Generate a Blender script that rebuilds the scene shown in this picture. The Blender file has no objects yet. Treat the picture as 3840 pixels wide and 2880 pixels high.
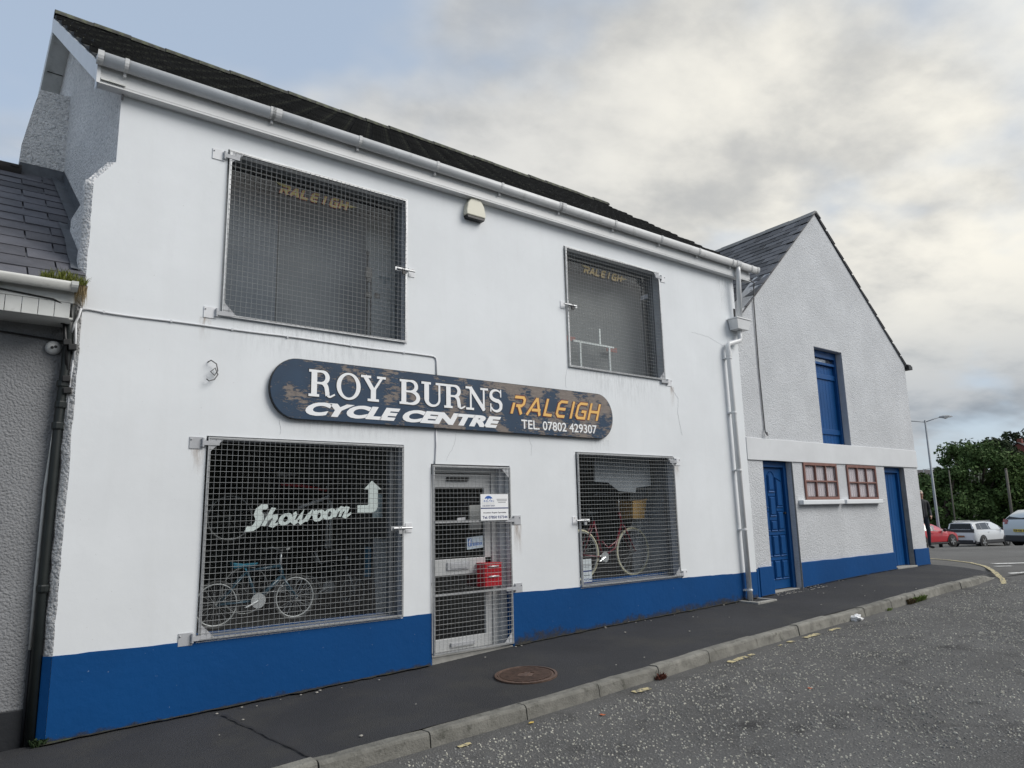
import bpy, bmesh, math, random
from mathutils import Vector, Matrix, noise as mnoise
random.seed(11)
R = math.radians
scene = bpy.context.scene
col = scene.collection

# ------------------------------------------------------------------ camera
cam_data = bpy.data.cameras.new('camera'); cam = bpy.data.objects.new('camera', cam_data); col.objects.link(cam)
yaw, pitch, roll = R(38.1934), R(10.3244), R(-1.3310)
fw = Vector((math.sin(yaw)*math.cos(pitch), math.cos(yaw)*math.cos(pitch), math.sin(pitch)))
rt = Vector((math.cos(yaw), -math.sin(yaw), 0)); up = rt.cross(fw)
rt2 = rt*math.cos(roll) + up*math.sin(roll); up2 = up*math.cos(roll) - rt*math.sin(roll)
cam.matrix_world = Matrix(((rt2.x, up2.x, -fw.x, 0.0), (rt2.y, up2.y, -fw.y, -7.0), (rt2.z, up2.z, -fw.z, 1.6), (0, 0, 0, 1)))
cam_data.sensor_width = 36.0; cam_data.lens = 25.211; cam_data.clip_start = 0.05; cam_data.clip_end = 3000
scene.camera = cam

# ------------------------------------------------------------------ sky, sun, exposure
SUN_AZ, SUN_EL = R(140), R(40)          # azimuth from +y towards +x
sun_dir = Vector((math.sin(SUN_AZ)*math.cos(SUN_EL), math.cos(SUN_AZ)*math.cos(SUN_EL), math.sin(SUN_EL)))
sd = bpy.data.lights.new('sun', 'SUN'); sd.energy = 1.5; sd.angle = R(36); sd.color = (1.0, 0.97, 0.93)
sun = bpy.data.objects.new('sun', sd); col.objects.link(sun)
sun.rotation_euler = sun_dir.to_track_quat('Z', 'Y').to_euler(); sun.location = (20, -20, 30)
scene.view_settings.view_transform = 'Standard'; scene.view_settings.look = 'None'
scene.view_settings.exposure = 0.89; scene.view_settings.gamma = 1.0; scene.view_settings.use_curve_mapping = False
scene.cycles.use_denoising = True
scene.cycles.max_bounces = 6; scene.cycles.diffuse_bounces = 3; scene.cycles.glossy_bounces = 3; scene.cycles.transparent_max_bounces = 16
scene.cycles.sample_clamp_indirect = 6

world = bpy.data.worlds.new('World'); scene.world = world; world.use_nodes = True
def build_sky():
    nt = world.node_tree; N = nt.nodes; L = nt.links; N.clear()
    out = N.new('ShaderNodeOutputWorld'); bg = N.new('ShaderNodeBackground'); bg.inputs[1].default_value = 0.1
    L.new(bg.outputs[0], out.inputs[0])
    sky = N.new('ShaderNodeTexSky'); sky.sky_type = 'NISHITA'; sky.sun_disc = False
    sky.sun_elevation = SUN_EL; sky.sun_rotation = SUN_AZ
    sky.dust_density = 2.0; sky.ozone_density = 1.5
    tc = N.new('ShaderNodeTexCoord'); sep = N.new('ShaderNodeSeparateXYZ'); L.new(tc.outputs['Generated'], sep.inputs[0])
    def math_(op, a, b=None, clamp=False):
        n = N.new('ShaderNodeMath'); n.operation = op; n.use_clamp = clamp
        for i, v in enumerate((a, b)):
            if v is None: continue
            if isinstance(v, (int, float)): n.inputs[i].default_value = v
            else: L.new(v, n.inputs[i])
        return n.outputs[0]
    def ramp(v, lo, hi):
        n = N.new('ShaderNodeMapRange'); n.interpolation_type = 'SMOOTHSTEP'
        n.inputs[1].default_value = lo; n.inputs[2].default_value = hi; L.new(v, n.inputs[0]); return n.outputs[0]
    def mix(f, a, b):
        n = N.new('ShaderNodeMix'); n.data_type = 'RGBA'
        if isinstance(f, (int, float)): n.inputs[0].default_value = f
        else: L.new(f, n.inputs[0])
        for i, v in ((6, a), (7, b)):
            if isinstance(v, tuple): n.inputs[i].default_value = (*v, 1)
            else: L.new(v, n.inputs[i])
        return n.outputs[2]
    zz = math_('ADD', math_('MAXIMUM', sep.outputs[2], 0.0), 0.22)
    u = math_('DIVIDE', sep.outputs[0], zz); v = math_('DIVIDE', sep.outputs[1], zz)
    cmb = N.new('ShaderNodeCombineXYZ'); L.new(u, cmb.inputs[0]); L.new(v, cmb.inputs[1])
    def noise(scale, detail, rough, off, dist=0.0):
        mp = N.new('ShaderNodeMapping'); mp.inputs['Location'].default_value = off; L.new(cmb.outputs[0], mp.inputs[0])
        mp.inputs['Rotation'].default_value = (0, 0, R(25)); mp.inputs['Scale'].default_value = (1.0, 1.2, 1)
        n = N.new('ShaderNodeTexNoise'); n.inputs['Scale'].default_value = scale; n.inputs['Detail'].default_value = detail
        n.inputs['Roughness'].default_value = rough; n.inputs['Distortion'].default_value = dist
        L.new(mp.outputs[0], n.inputs['Vector']); return n.outputs['Fac']
    big = noise(0.95, 6.0, 0.54, (11.3, 2.7, 0), 0.12)
    fine = noise(2.7, 8.0, 0.57, (6.1, 6.1, 0), 0.08)
    cover = noise(0.62, 5.0, 0.55, (9.3, 5.5, 0), 0.3)
    dens = math_('ADD', math_('MULTIPLY', big, 0.57), math_('MULTIPLY', fine, 0.43))
    vd = N.new('ShaderNodeVectorMath'); vd.operation = 'DOT_PRODUCT'; L.new(tc.outputs['Generated'], vd.inputs[0])
    vd.inputs[1].default_value = (math.sin(R(88))*math.cos(R(26)), math.cos(R(88))*math.cos(R(26)), math.sin(R(26)))
    glow = vd.outputs['Value']
    # grey cloud deck, lighter where it is thin
    cloud = mix(ramp(dens, 0.42, 0.60), (3.95, 3.95, 3.85), (2.35, 2.43, 2.52))
    # the deck brightens and warms around the veiled sun
    near = ramp(glow, 0.66, 1.0)
    cloud = mix(math_('MULTIPLY', near, math_('SUBTRACT', 1.15, ramp(dens, 0.40, 0.68)), True), cloud, (5.3, 5.12, 4.6))
    # towards the horizon the deck is blue grey
    low = math_('SUBTRACT', 1.0, ramp(sep.outputs[2], 0.10, 0.31))
    cloud = mix(math_('MULTIPLY', low, 0.85), cloud, mix(ramp(dens, 0.40, 0.62), (2.5, 2.7, 2.95), (1.35, 1.62, 1.95)))
    # thin veil with pale blue behind it
    blue = mix(0.72, sky.outputs[0], (2.7, 3.2, 3.85))
    away = math_('SUBTRACT', 1.0, ramp(glow, -0.1, 0.62))
    cv = math_('ADD', cover, math_('MULTIPLY', away, -0.10))
    c = mix(ramp(cv, 0.37, 0.50), blue, cloud)
    # below the horizon: ground haze colour
    c = mix(ramp(sep.outputs[2], -0.08, 0.0), (1.2, 1.25, 1.3), c)
    L.new(c, bg.inputs[0])
build_sky()

# ------------------------------------------------------------------ materials
MATS = {}
def S2L(r, g, b):
    return tuple((c/255/12.92 if c/255 <= .04045 else ((c/255+.055)/1.055)**2.4) for c in (r, g, b))
def pmat(name, base, rough=0.7, metal=0.0, var=0.10, vscale=2.0, bump=0.0, bscale=60.0, bdetail=4.0, spots=None,
         spec=0.5, rand=0.0, second=None, second_scale=6.0, second_lo=0.55, second_hi=0.65, stretch=(1, 1, 1), vor=0.0, vorscale=30.0,
         coat=0.0, bumpdist=0.01, streak=0.0):
    """Principled material with noise variation, optional second colour patches, bump and per-object tint."""
    if name in MATS: return MATS[name]
    m = bpy.data.materials.new(name); m.use_nodes = True; MATS[name] = m
    nt = m.node_tree; N = nt.nodes; L = nt.links; b = N['Principled BSDF']
    b.inputs['Roughness'].default_value = rough; b.inputs['Metallic'].default_value = metal
    b.inputs['Specular IOR Level'].default_value = spec
    if coat: b.inputs['Coat Weight'].default_value = coat; b.inputs['Coat Roughness'].default_value = 0.08
    tc = N.new('ShaderNodeTexCoord'); mp = N.new('ShaderNodeMapping'); mp.inputs['Scale'].default_value = stretch
    L.new(tc.outputs['Object'], mp.inputs[0]); vec = mp.outputs[0]
    def nz(scale, detail=4.0, rough_=0.55):
        n = N.new('ShaderNodeTexNoise'); n.inputs['Scale'].default_value = scale; n.inputs['Detail'].default_value = detail
        n.inputs['Roughness'].default_value = rough_; L.new(vec, n.inputs['Vector']); return n.outputs['Fac']
    def mr(v, lo, hi, a, c):
        n = N.new('ShaderNodeMapRange'); L.new(v, n.inputs[0]); n.clamp = True
        for i, x in enumerate((lo, hi, a, c)): n.inputs[i+1].default_value = x
        return n.outputs[0]
    def mixc(f, a, c, mode='MIX'):
        n = N.new('ShaderNodeMix'); n.data_type = 'RGBA'; n.blend_type = mode
        if isinstance(f, float): n.inputs[0].default_value = f
        else: L.new(f, n.inputs[0])
        for i, v in ((6, a), (7, c)):
            if isinstance(v, tuple): n.inputs[i].default_value = (*v, 1)
            else: L.new(v, n.inputs[i])
        return n.outputs[2]
    lo_ = tuple(c*(1-var) for c in base); hi_ = tuple(min(1, c*(1+var)) for c in base)
    c = mixc(mr(nz(vscale, 6.0, 0.6), 0.3, 0.7, 0, 1), lo_, hi_)
    if second is not None:
        c = mixc(mr(nz(second_scale, 7.0, 0.65), second_lo, second_hi, 0, 1), c, second)
    if spots is not None:
        sc, thr, colr = spots
        c = mixc(mr(nz(sc, 2.0, 0.5), thr, thr+0.03, 0, 1), c, colr)
    if streak:
        m2 = N.new('ShaderNodeMapping'); m2.inputs['Scale'].default_value = (2.6, 2.6, .22); L.new(tc.outputs['Object'], m2.inputs[0])
        n = N.new('ShaderNodeTexNoise'); n.inputs['Scale'].default_value = 2.2; n.inputs['Detail'].default_value = 8; n.inputs['Roughness'].default_value = .65; L.new(m2.outputs[0], n.inputs['Vector'])
        c = mixc(mr(n.outputs['Fac'], .50, .78, 0, streak*1.3), c, tuple(x*y for x, y in zip(base, (.72, .71, .68))))
        c = mixc(mr(nz(.55, 9.0, .7), .52, .62, 0, .35), c, tuple(x*.93 for x in base))
    if rand:
        oi = N.new('ShaderNodeObjectInfo'); v = mr(oi.outputs['Random'], 0, 1, 1-rand, 1+rand)
        n = N.new('ShaderNodeVectorMath'); n.operation = 'SCALE'; L.new(c, n.inputs[0]); L.new(v, n.inputs['Scale']); c = n.outputs[0]
    L.new(c, b.inputs['Base Color'])
    h = None
    if bump:
        h = nz(bscale, bdetail, 0.6)
        if vor:
            vo = N.new('ShaderNodeTexVoronoi'); vo.inputs['Scale'].default_value = vorscale; L.new(vec, vo.inputs['Vector'])
            ad = N.new('ShaderNodeMath'); ad.operation = 'MULTIPLY_ADD'; L.new(vo.outputs['Distance'], ad.inputs[0]); ad.inputs[1].default_value = -vor; L.new(h, ad.inputs[2]); h = ad.outputs[0]
        bp = N.new('ShaderNodeBump'); bp.inputs['Strength'].default_value = bump; bp.inputs['Distance'].default_value = bumpdist
        L.new(h, bp.inputs['Height']); L.new(bp.outputs[0], b.inputs['Normal'])
    return m

# paints and renders
W_SMOOTH = pmat('white_masonry_paint', (.75, .775, .795), .62, var=.05, vscale=.9, bump=.10, bscale=5, bdetail=7, spots=(38, .735, (.60, .61, .62)), spec=.3, streak=.09, bumpdist=.02)
W_TRIM = pmat('white_upvc', (.72, .728, .73), .33, var=.05, vscale=3, spec=.5, second=(.55, .55, .52), second_scale=5, second_lo=.60, second_hi=.80)
W_TRIM2 = pmat('aged_white_upvc', (.62, .63, .61), .4, var=.12, vscale=3, second=(.33, .34, .31), second_scale=4, second_lo=.55, second_hi=.75)
ROUGH = pmat('white_roughcast', (.86, .85, .835), .85, var=.10, vscale=1.6, bump=.9, bscale=30, bdetail=6, spec=.2, vor=.6, vorscale=40, bumpdist=.03, second=(.50, .505, .51), second_scale=30, second_lo=.48, second_hi=.66)  # dark second-colour flecks imitate shading between the pebbles
ROUGH2 = pmat('barn_roughcast', (.585, .60, .62), .85, var=.10, vscale=1.2, bump=.7, bscale=34, bdetail=6, spec=.2, vor=.45, vorscale=50, bumpdist=.020, second=(.46, .475, .49), second_scale=34, second_lo=.53, second_hi=.70, streak=.10)
GREYWALL = pmat('grey_roughcast', (.25, .255, .265), .85, var=.12, vscale=1.2, bump=.8, bscale=46, bdetail=5, spec=.2, vor=.5, vorscale=55, bumpdist=.018)
BLUE = pmat('blue_masonry_paint', (.003, .060, .205), .6, var=.10, vscale=1.1, bump=.3, bscale=10, bdetail=8, spots=(46, .765, (.35, .42, .50)), spec=.18, streak=.05, bumpdist=.015)
BLUE2 = pmat('blue_gloss_paint', (.003, .064, .215), .42, var=.12, vscale=1.5, bump=.15, bscale=14, spec=.3)
BLACKPAINT = pmat('black_plinth_paint', (.014, .016, .02), .6, var=.2, vscale=2, bump=.4, bscale=14)
GREYBLUE = pmat('grey_reveal_paint', (.42, .44, .47), .6, var=.1, vscale=4, bump=.3, bscale=20)
CEMENT = pmat('bare_cement', (.30, .295, .275), .9, var=.2, vscale=6, bump=.5, bscale=60)
# roofs
TILE = pmat('concrete_tile', (.026, .027, .027), .85, var=.35, vscale=5, bump=.6, bscale=45, rand=.35, second=(.075, .078, .062), second_scale=7, second_lo=.60, second_hi=.75, spots=(17, .735, (.28, .29, .22)))
RIDGE = pmat('ridge_tile_concrete', (.045, .046, .040), .9, var=.3, vscale=6, bump=.6, bscale=40, rand=.2, second=(.11, .12, .075), second_scale=8, second_lo=.52, second_hi=.66)
SLATE = pmat('slate_blue_grey', (.108, .108, .122), .68, var=.2, vscale=5, bump=.4, bscale=30, rand=.28, spots=(20, .74, (.16, .165, .16)), spec=.25)
SLATE2 = pmat('barn_slate', (.095, .096, .103), .6, var=.25, vscale=4, bump=.5, bscale=24, rand=.5, second=(.15, .15, .148), second_scale=7, second_lo=.58, second_hi=.75, spec=.35)
LEAD = pmat('lead_flashing', (.10, .11, .125), .5, var=.25, vscale=8, bump=.4, bscale=20, metal=.2)
# metals, plastics
GALV = pmat('galvanised_steel', (.46, .47, .48), .45, metal=.6, var=.15, vscale=14, spec=.5)
WIRE = pmat('grey_wire', (.34, .35, .35), .5, metal=.3, var=.15, vscale=10)
WPLATE = pmat('white_painted_plate', (.70, .71, .73), .5, var=.08, vscale=8, spots=(30, .70, (.30, .20, .13)))
GREYPLATE = pmat('grey_painted_plate', (.42, .43, .45), .5, var=.1, vscale=8)
CHROME = pmat('chrome', (.70, .71, .72), .25, metal=.45, var=.03)
BLACKPL = pmat('black_plastic', (.012, .012, .013), .45, var=.15, vscale=12)
ALU = pmat('white_door_aluminium', (.50, .51, .515), .4, var=.06, vscale=3)
REDPAINT = pmat('red_box_paint', (.42, .012, .022), .4, var=.1, vscale=5)
RUBBER = pmat('rubber', (.018, .018, .018), .8, var=.15, vscale=10)
CREAMTYRE = pmat('cream_tyre', (.78, .72, .52), .7, var=.08, vscale=10)
WICKER = pmat('wicker', (.60, .38, .15), .7, var=.25, vscale=14, bump=1, bscale=40, stretch=(1, 1, 4))
# ground
def asphalt(name, base, chip, chipscale, rough=.85, spec=.25, big=None, chipthr=(.30, .42)):
    m = bpy.data.materials.new(name); m.use_nodes = True; MATS[name] = m
    nt = m.node_tree; N = nt.nodes; L = nt.links; b = N['Principled BSDF']
    b.inputs['Roughness'].default_value = rough; b.inputs['Specular IOR Level'].default_value = spec
    tc = N.new('ShaderNodeTexCoord')
    def nz(scale, detail=5.0, r=.6):
        n = N.new('ShaderNodeTexNoise'); n.inputs['Scale'].default_value = scale; n.inputs['Detail'].default_value = detail
        n.inputs['Roughness'].default_value = r; L.new(tc.outputs['Object'], n.inputs['Vector']); return n.outputs['Fac']
    def mr(v, lo, hi, a=0., c=1.):
        n = N.new('ShaderNodeMapRange'); L.new(v, n.inputs[0])
        for i, x in enumerate((lo, hi, a, c)): n.inputs[i+1].default_value = x
        return n.outputs[0]
    def mixc(f, a, c, mode='MIX'):
        n = N.new('ShaderNodeMix'); n.data_type = 'RGBA'; n.blend_type = mode
        if isinstance(f, float): n.inputs[0].default_value = f
        else: L.new(f, n.inputs[0])
        for i, v in ((6, a), (7, c)):
            if isinstance(v, tuple): n.inputs[i].default_value = (*v, 1)
            else: L.new(v, n.inputs[i])
        return n.outputs[2]
    vo = N.new('ShaderNodeTexVoronoi'); vo.inputs['Scale'].default_value = chipscale; L.new(tc.outputs['Object'], vo.inputs['Vector'])
    vs = N.new('ShaderNodeSeparateColor'); L.new(vo.outputs['Color'], vs.inputs[0])
    c = mixc(mr(nz(.8), .3, .7), tuple(x*.78 for x in base), tuple(x*1.2 for x in base))
    if big: c = mixc(mr(nz(*big[:2]), big[2], big[3]), c, big[4])
    stone = mixc(vs.outputs[0], tuple(x*.55 for x in chip), chip)
    inside = mr(vo.outputs['Distance'], chipthr[0], chipthr[1], 1., 0.)
    sel = N.new('ShaderNodeMath'); sel.operation = 'MULTIPLY'; L.new(inside, sel.inputs[0]); L.new(mr(vs.outputs[1], .25, .6), sel.inputs[1])
    c = mixc(sel.outputs[0], c, stone)
    L.new(c, b.inputs['Base Color'])
    bp = N.new('ShaderNodeBump'); bp.inputs['Strength'].default_value = 1.0; bp.inputs['Distance'].default_value = .006
    ad = N.new('ShaderNodeMath'); ad.operation = 'MULTIPLY_ADD'; L.new(vo.outputs['Distance'], ad.inputs[0]); ad.inputs[1].default_value = -.8; L.new(nz(chipscale*.7), ad.inputs[2])
    L.new(ad.outputs[0], bp.inputs['Height']); L.new(bp.outputs[0], b.inputs['Normal'])
    return m
ROAD = asphalt('worn_chipped_asphalt', (.095, .094, .092), (.20, .197, .19), 66, big=(2.2, 6., .55, .72, (.038, .037, .037)))
ROAD2 = asphalt('side_road_asphalt', (.12, .118, .113), (.17, .166, .16), 75)
PAVE = asphalt('pavement_tarmac', (.039, .040, .044), (.064, .064, .067), 130, rough=.8, big=(1.3, 7., .50, .72, (.056, .055, .052)))
KERB = pmat('kerb_concrete', (.185, .180, .160), .9, var=.28, vscale=7, bump=.8, bscale=55, rand=.14, second=(.07, .07, .058), second_scale=9, second_lo=.55, second_hi=.7)
YELLOW = pmat('worn_yellow_line', (.50, .43, .24), .8, var=.2, vscale=30, second=(.13, .125, .11), second_scale=24, second_lo=.50, second_hi=.56)
WHITELINE = pmat('worn_white_line', (.62, .62, .60), .8, var=.15, vscale=20, second=(.14, .14, .13), second_scale=16, second_lo=.54, second_hi=.62)
IRON = pmat('rusty_cast_iron', (.115, .074, .056), .6, metal=.3, var=.35, vscale=14, bump=.5, bscale=60)
GRASS = pmat('gutter_grass', (.16, .18, .03), .8, var=.4, vscale=18)
DEADGRASS = pmat('dry_roots', (.25, .19, .10), .9, var=.3, vscale=20)
FIELD = pmat('hill_grass', (.03, .042, .02), .95, var=.3, vscale=.05)
DARKBANK = pmat('dark_bank', (.016, .022, .011), .95, var=.5, vscale=1.3, bump=1, bscale=6, bumpdist=.2)
# interior
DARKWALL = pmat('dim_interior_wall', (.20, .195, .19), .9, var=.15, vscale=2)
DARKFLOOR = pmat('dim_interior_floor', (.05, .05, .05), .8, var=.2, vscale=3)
BLACKMAT = pmat('black_matt', (.01, .01, .011), .8, var=.2, vscale=5)
PALECARD = pmat('pale_card', (.50, .51, .52), .8, var=.08, vscale=5)
GREYBOARD = pmat('grey_board', (.062, .080, .105), .7, var=.10, vscale=2)
WHITELET = pmat('white_vinyl', (.86, .87, .88), .45, var=.02)
def glass_mat(name, tint=(.96, .98, .98), boost=1.8, dust=0.0):
    m = bpy.data.materials.new(name); m.use_nodes = True; MATS[name] = m
    nt = m.node_tree; N = nt.nodes; L = nt.links; N.clear()
    out = N.new('ShaderNodeOutputMaterial'); mx = N.new('ShaderNodeMixShader'); tr = N.new('ShaderNodeBsdfTransparent'); gl = N.new('ShaderNodeBsdfGlossy')
    tr.inputs[0].default_value = (*tint, 1); gl.inputs['Roughness'].default_value = .015; gl.inputs[0].default_value = (1, 1, 1, 1)
    # thin pane: Schlick reflectance from the facing angle, the same from both sides
    ge = N.new('ShaderNodeNewGeometry'); dt = N.new('ShaderNodeVectorMath'); dt.operation = 'DOT_PRODUCT'; L.new(ge.outputs['Normal'], dt.inputs[0]); L.new(ge.outputs['Incoming'], dt.inputs[1])
    def mt(op, a, b=None, clamp=False):
        n = N.new('ShaderNodeMath'); n.operation = op; n.use_clamp = clamp
        for i, v in enumerate((a, b)):
            if v is None: continue
            if isinstance(v, float): n.inputs[i].default_value = v
            else: L.new(v, n.inputs[i])
        return n
    mu = mt('MULTIPLY', mt('ADD', mt('MULTIPLY', mt('POWER', mt('SUBTRACT', 1.0, mt('ABSOLUTE', dt.outputs['Value']).outputs[0]).outputs[0], 5.0).outputs[0], .957).outputs[0], .043).outputs[0], boost, True)
    tc = N.new('ShaderNodeTexCoord'); nz = N.new('ShaderNodeTexNoise'); nz.inputs['Scale'].default_value = 1.6; L.new(tc.outputs['Object'], nz.inputs['Vector'])
    bp = N.new('ShaderNodeBump'); bp.inputs['Strength'].default_value = .12; bp.inputs['Distance'].default_value = .02
    L.new(nz.outputs['Fac'], bp.inputs['Height']); L.new(bp.outputs[0], gl.inputs['Normal'])
    L.new(mu.outputs[0], mx.inputs[0]); L.new(tr.outputs[0], mx.inputs[1]); L.new(gl.outputs[0], mx.inputs[2])
    last = mx.outputs[0]
    if dust:
        df = N.new('ShaderNodeBsdfDiffuse'); df.inputs[0].default_value = (.5, .52, .53, 1); m2 = N.new('ShaderNodeMixShader'); m2.inputs[0].default_value = dust
        L.new(last, m2.inputs[1]); L.new(df.outputs[0], m2.inputs[2]); last = m2.outputs[0]
    L.new(last, out.inputs[0]); return m
GLASS = glass_mat('window_glass')
GLASSD = glass_mat('dusty_window_glass', dust=.05, boost=2.4)

# ------------------------------------------------------------------ object helpers
def tag(o, label=None, cat=None, group=None, kind=None):
    if label: o['label'] = label
    if cat: o['category'] = cat
    if group: o['group'] = group
    if kind: o['kind'] = kind
    return o
def empty(name, loc=(0, 0, 0), rz=0.0, parent=None):
    o = bpy.data.objects.new(name, None); col.objects.link(o); o.location = loc; o.rotation_euler = (0, 0, rz)
    o.empty_display_size = .2
    if parent: o.parent = parent
    return o
def thing(name, label, cat, loc=(0, 0, 0), rz=0.0, group=None):
    return tag(empty(name, loc, rz), label, cat, group)
def link_mesh(name, me, m, parent=None, smooth=False):
    if m is not None:
        for mm in (m if isinstance(m, (list, tuple)) else [m]): me.materials.append(mm)
    if smooth:
        for p in me.polygons: p.use_smooth = True
    o = bpy.data.objects.new(name, me); col.objects.link(o)
    if parent: o.parent = parent
    return o
def copy_tree(o, parent=None):
    c = o.copy(); col.objects.link(c); c.parent = parent
    for ch in list(o.children): copy_tree(ch, c)
    return c
class MB:
    """collects simple solids into one mesh"""
    def __init__(s): s.v = []; s.f = []; s.mi = []
    def add(s, vs, fs, mi=0):
        n = len(s.v); s.v += [tuple(p) for p in vs]; s.f += [tuple(i+n for i in f) for f in fs]; s.mi += [mi]*len(fs); return s
    def box(s, x0, x1, y0, y1, z0, z1, mi=0):
        return s.add([(x0, y0, z0), (x1, y0, z0), (x1, y1, z0), (x0, y1, z0), (x0, y0, z1), (x1, y0, z1), (x1, y1, z1), (x0, y1, z1)],
                     [(0, 3, 2, 1), (4, 5, 6, 7), (0, 1, 5, 4), (1, 2, 6, 5), (2, 3, 7, 6), (3, 0, 4, 7)], mi)
    def obox(s, c, ax, ay, az, mi=0):
        c, ax, ay, az = Vector(c), Vector(ax), Vector(ay), Vector(az); P = []
        for k in (-1, 1):
            for i, j in ((-1, -1), (1, -1), (1, 1), (-1, 1)): P.append(c+ax*i+ay*j+az*k)
        return s.add(P, [(0, 3, 2, 1), (4, 5, 6, 7), (0, 1, 5, 4), (1, 2, 6, 5), (2, 3, 7, 6), (3, 0, 4, 7)], mi)
    def prism(s, poly, y0, y1, mi=0, fn=None):
        """poly: (x,z) points, front face at y0, back at y1; fn maps (x,y,z)"""
        fn = fn or (lambda x, y, z: (x, y, z)); n = len(poly)
        A = sum(poly[i][0]*poly[(i+1) % n][1]-poly[(i+1) % n][0]*poly[i][1] for i in range(n))
        if A < 0: poly = poly[::-1]
        vs = [fn(x, y0, z) for x, z in poly] + [fn(x, y1, z) for x, z in poly]
        fs = [tuple(range(n)), tuple(range(2*n-1, n-1, -1))] + [(i, i+n, (i+1) % n+n, (i+1) % n) for i in range(n)]
        return s.add(vs, fs, mi)
    def tube(s, path, r, n=8, cap=True, mi=0, closed=False):
        path = [Vector(p) for p in path]; m = len(path); rs = r if isinstance(r, (list, tuple)) else [r]*m
        rings = []; prev = None
        for i, p in enumerate(path):
            if closed: t = path[(i+1) % m]-path[i-1]
            else: t = (path[min(i+1, m-1)]-path[max(i-1, 0)])
            t = t.normalized() if t.length > 1e-9 else Vector((0, 0, 1))
            if prev is None:
                a = Vector((0, 0, 1)) if abs(t.z) < .9 else Vector((1, 0, 0)); u = t.cross(a).normalized()
            else:
                u = prev-t*prev.dot(t); u = u.normalized() if u.length > 1e-6 else t.orthogonal().normalized()
            prev = u; w = t.cross(u)
            rings.append([p+(u*math.cos(2*math.pi*k/n)+w*math.sin(2*math.pi*k/n))*rs[i] for k in range(n)])
        vs = [q for rg in rings for q in rg]; fs = []
        for i in range(m if closed else m-1):
            j = (i+1) % m
            for k in range(n): fs.append((i*n+k, i*n+(k+1) % n, j*n+(k+1) % n, j*n+k))
        if cap and not closed: fs += [tuple(range(n-1, -1, -1)), tuple(range((m-1)*n, m*n))]
        return s.add(vs, fs, mi)
    def lathe(s, prof, c=(0, 0, 0), axis='Z', n=16, mi=0):
        """prof: (radius, height)"""
        vs = []; c = Vector(c)
        for r, h in prof:
            for k in range(n):
                a = 2*math.pi*k/n; p, q = r*math.cos(a), r*math.sin(a)
                vs.append(c+(Vector((p, q, h)) if axis == 'Z' else Vector((p, h, q)) if axis == 'Y' else Vector((h, p, q))))
        fs = []
        for i in range(len(prof)-1):
            for k in range(n): fs.append((i*n+k, i*n+(k+1) % n, (i+1)*n+(k+1) % n, (i+1)*n+k))
        fs += [tuple(range(n-1, -1, -1)), tuple(range((len(prof)-1)*n, len(prof)*n))]
        return s.add(vs, fs, mi)
    def mesh(s, name):
        me = bpy.data.meshes.new(name); me.from_pydata(s.v, [], s.f)
        for p, i in zip(me.polygons, s.mi): p.material_index = i
        bm = bmesh.new(); bm.from_mesh(me); bmesh.ops.recalc_face_normals(bm, faces=bm.faces); bm.to_mesh(me); bm.free()
        me.update(); return me
    def build(s, name, m, parent=None, smooth=False, bevel=0.0, label=None, cat=None, group=None, kind=None):
        o = link_mesh(name, s.mesh(name), m, parent, smooth)
        if bevel:
            b = o.modifiers.new('bevel', 'BEVEL'); b.width = bevel; b.segments = 2; b.limit_method = 'ANGLE'; b.angle_limit = R(40)
        return tag(o, label, cat, group, kind)
def wob(x, y, z, s=1.0, a=.01):
    return a*mnoise.noise(Vector((x*s, y*s, z*s)))
def interp(x, xs, ys):
    if x <= xs[0]: return ys[0]
    for i in range(1, len(xs)):
        if x <= xs[i]: t = (x-xs[i-1])/(xs[i]-xs[i-1]); return ys[i-1]*(1-t)+ys[i]*t
    return ys[-1]
def holed_wall(mb, x0, x1, z0, z1, holes, y0, y1, mi=0, rmi=0):
    """a slab in the xz plane (front y0, back y1) with rectangular openings and their reveals"""
    xs = sorted({x0, x1} | {h[0] for h in holes} | {h[1] for h in holes}); zs = sorted({z0, z1} | {h[2] for h in holes} | {h[3] for h in holes})
    def inh(x, z): return any(h[0] < x < h[1] and h[2] < z < h[3] for h in holes)
    idx = {}; vs = []; fs = []
    def vid(x, z, b):
        k = (x, z, b)
        if k not in idx: idx[k] = len(vs); vs.append((x, y1 if b else y0, z))
        return idx[k]
    for i in range(len(xs)-1):
        for j in range(len(zs)-1):
            if inh((xs[i]+xs[i+1])/2, (zs[j]+zs[j+1])/2): continue
            a, b, c, d = xs[i], xs[i+1], zs[j], zs[j+1]
            fs.append((vid(a, c, 0), vid(b, c, 0), vid(b, d, 0), vid(a, d, 0)))
            fs.append((vid(a, c, 1), vid(a, d, 1), vid(b, d, 1), vid(b, c, 1)))
    mb.add(vs, fs, mi)
    def rq(p, q): mb.add([(p[0], y0, p[1]), (q[0], y0, q[1]), (q[0], y1, q[1]), (p[0], y1, p[1])], [(0, 1, 2, 3)], rmi)
    for a, b, c, d in holes:
        rq((a, c), (b, c)); rq((b, c), (b, d)); rq((b, d), (a, d)); rq((a, d), (a, c))
    rq((x0, z0), (x1, z0)); rq((x1, z0), (x1, z1)); rq((x1, z1), (x0, z1)); rq((x0, z1), (x0, z0))
    return mb

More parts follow.
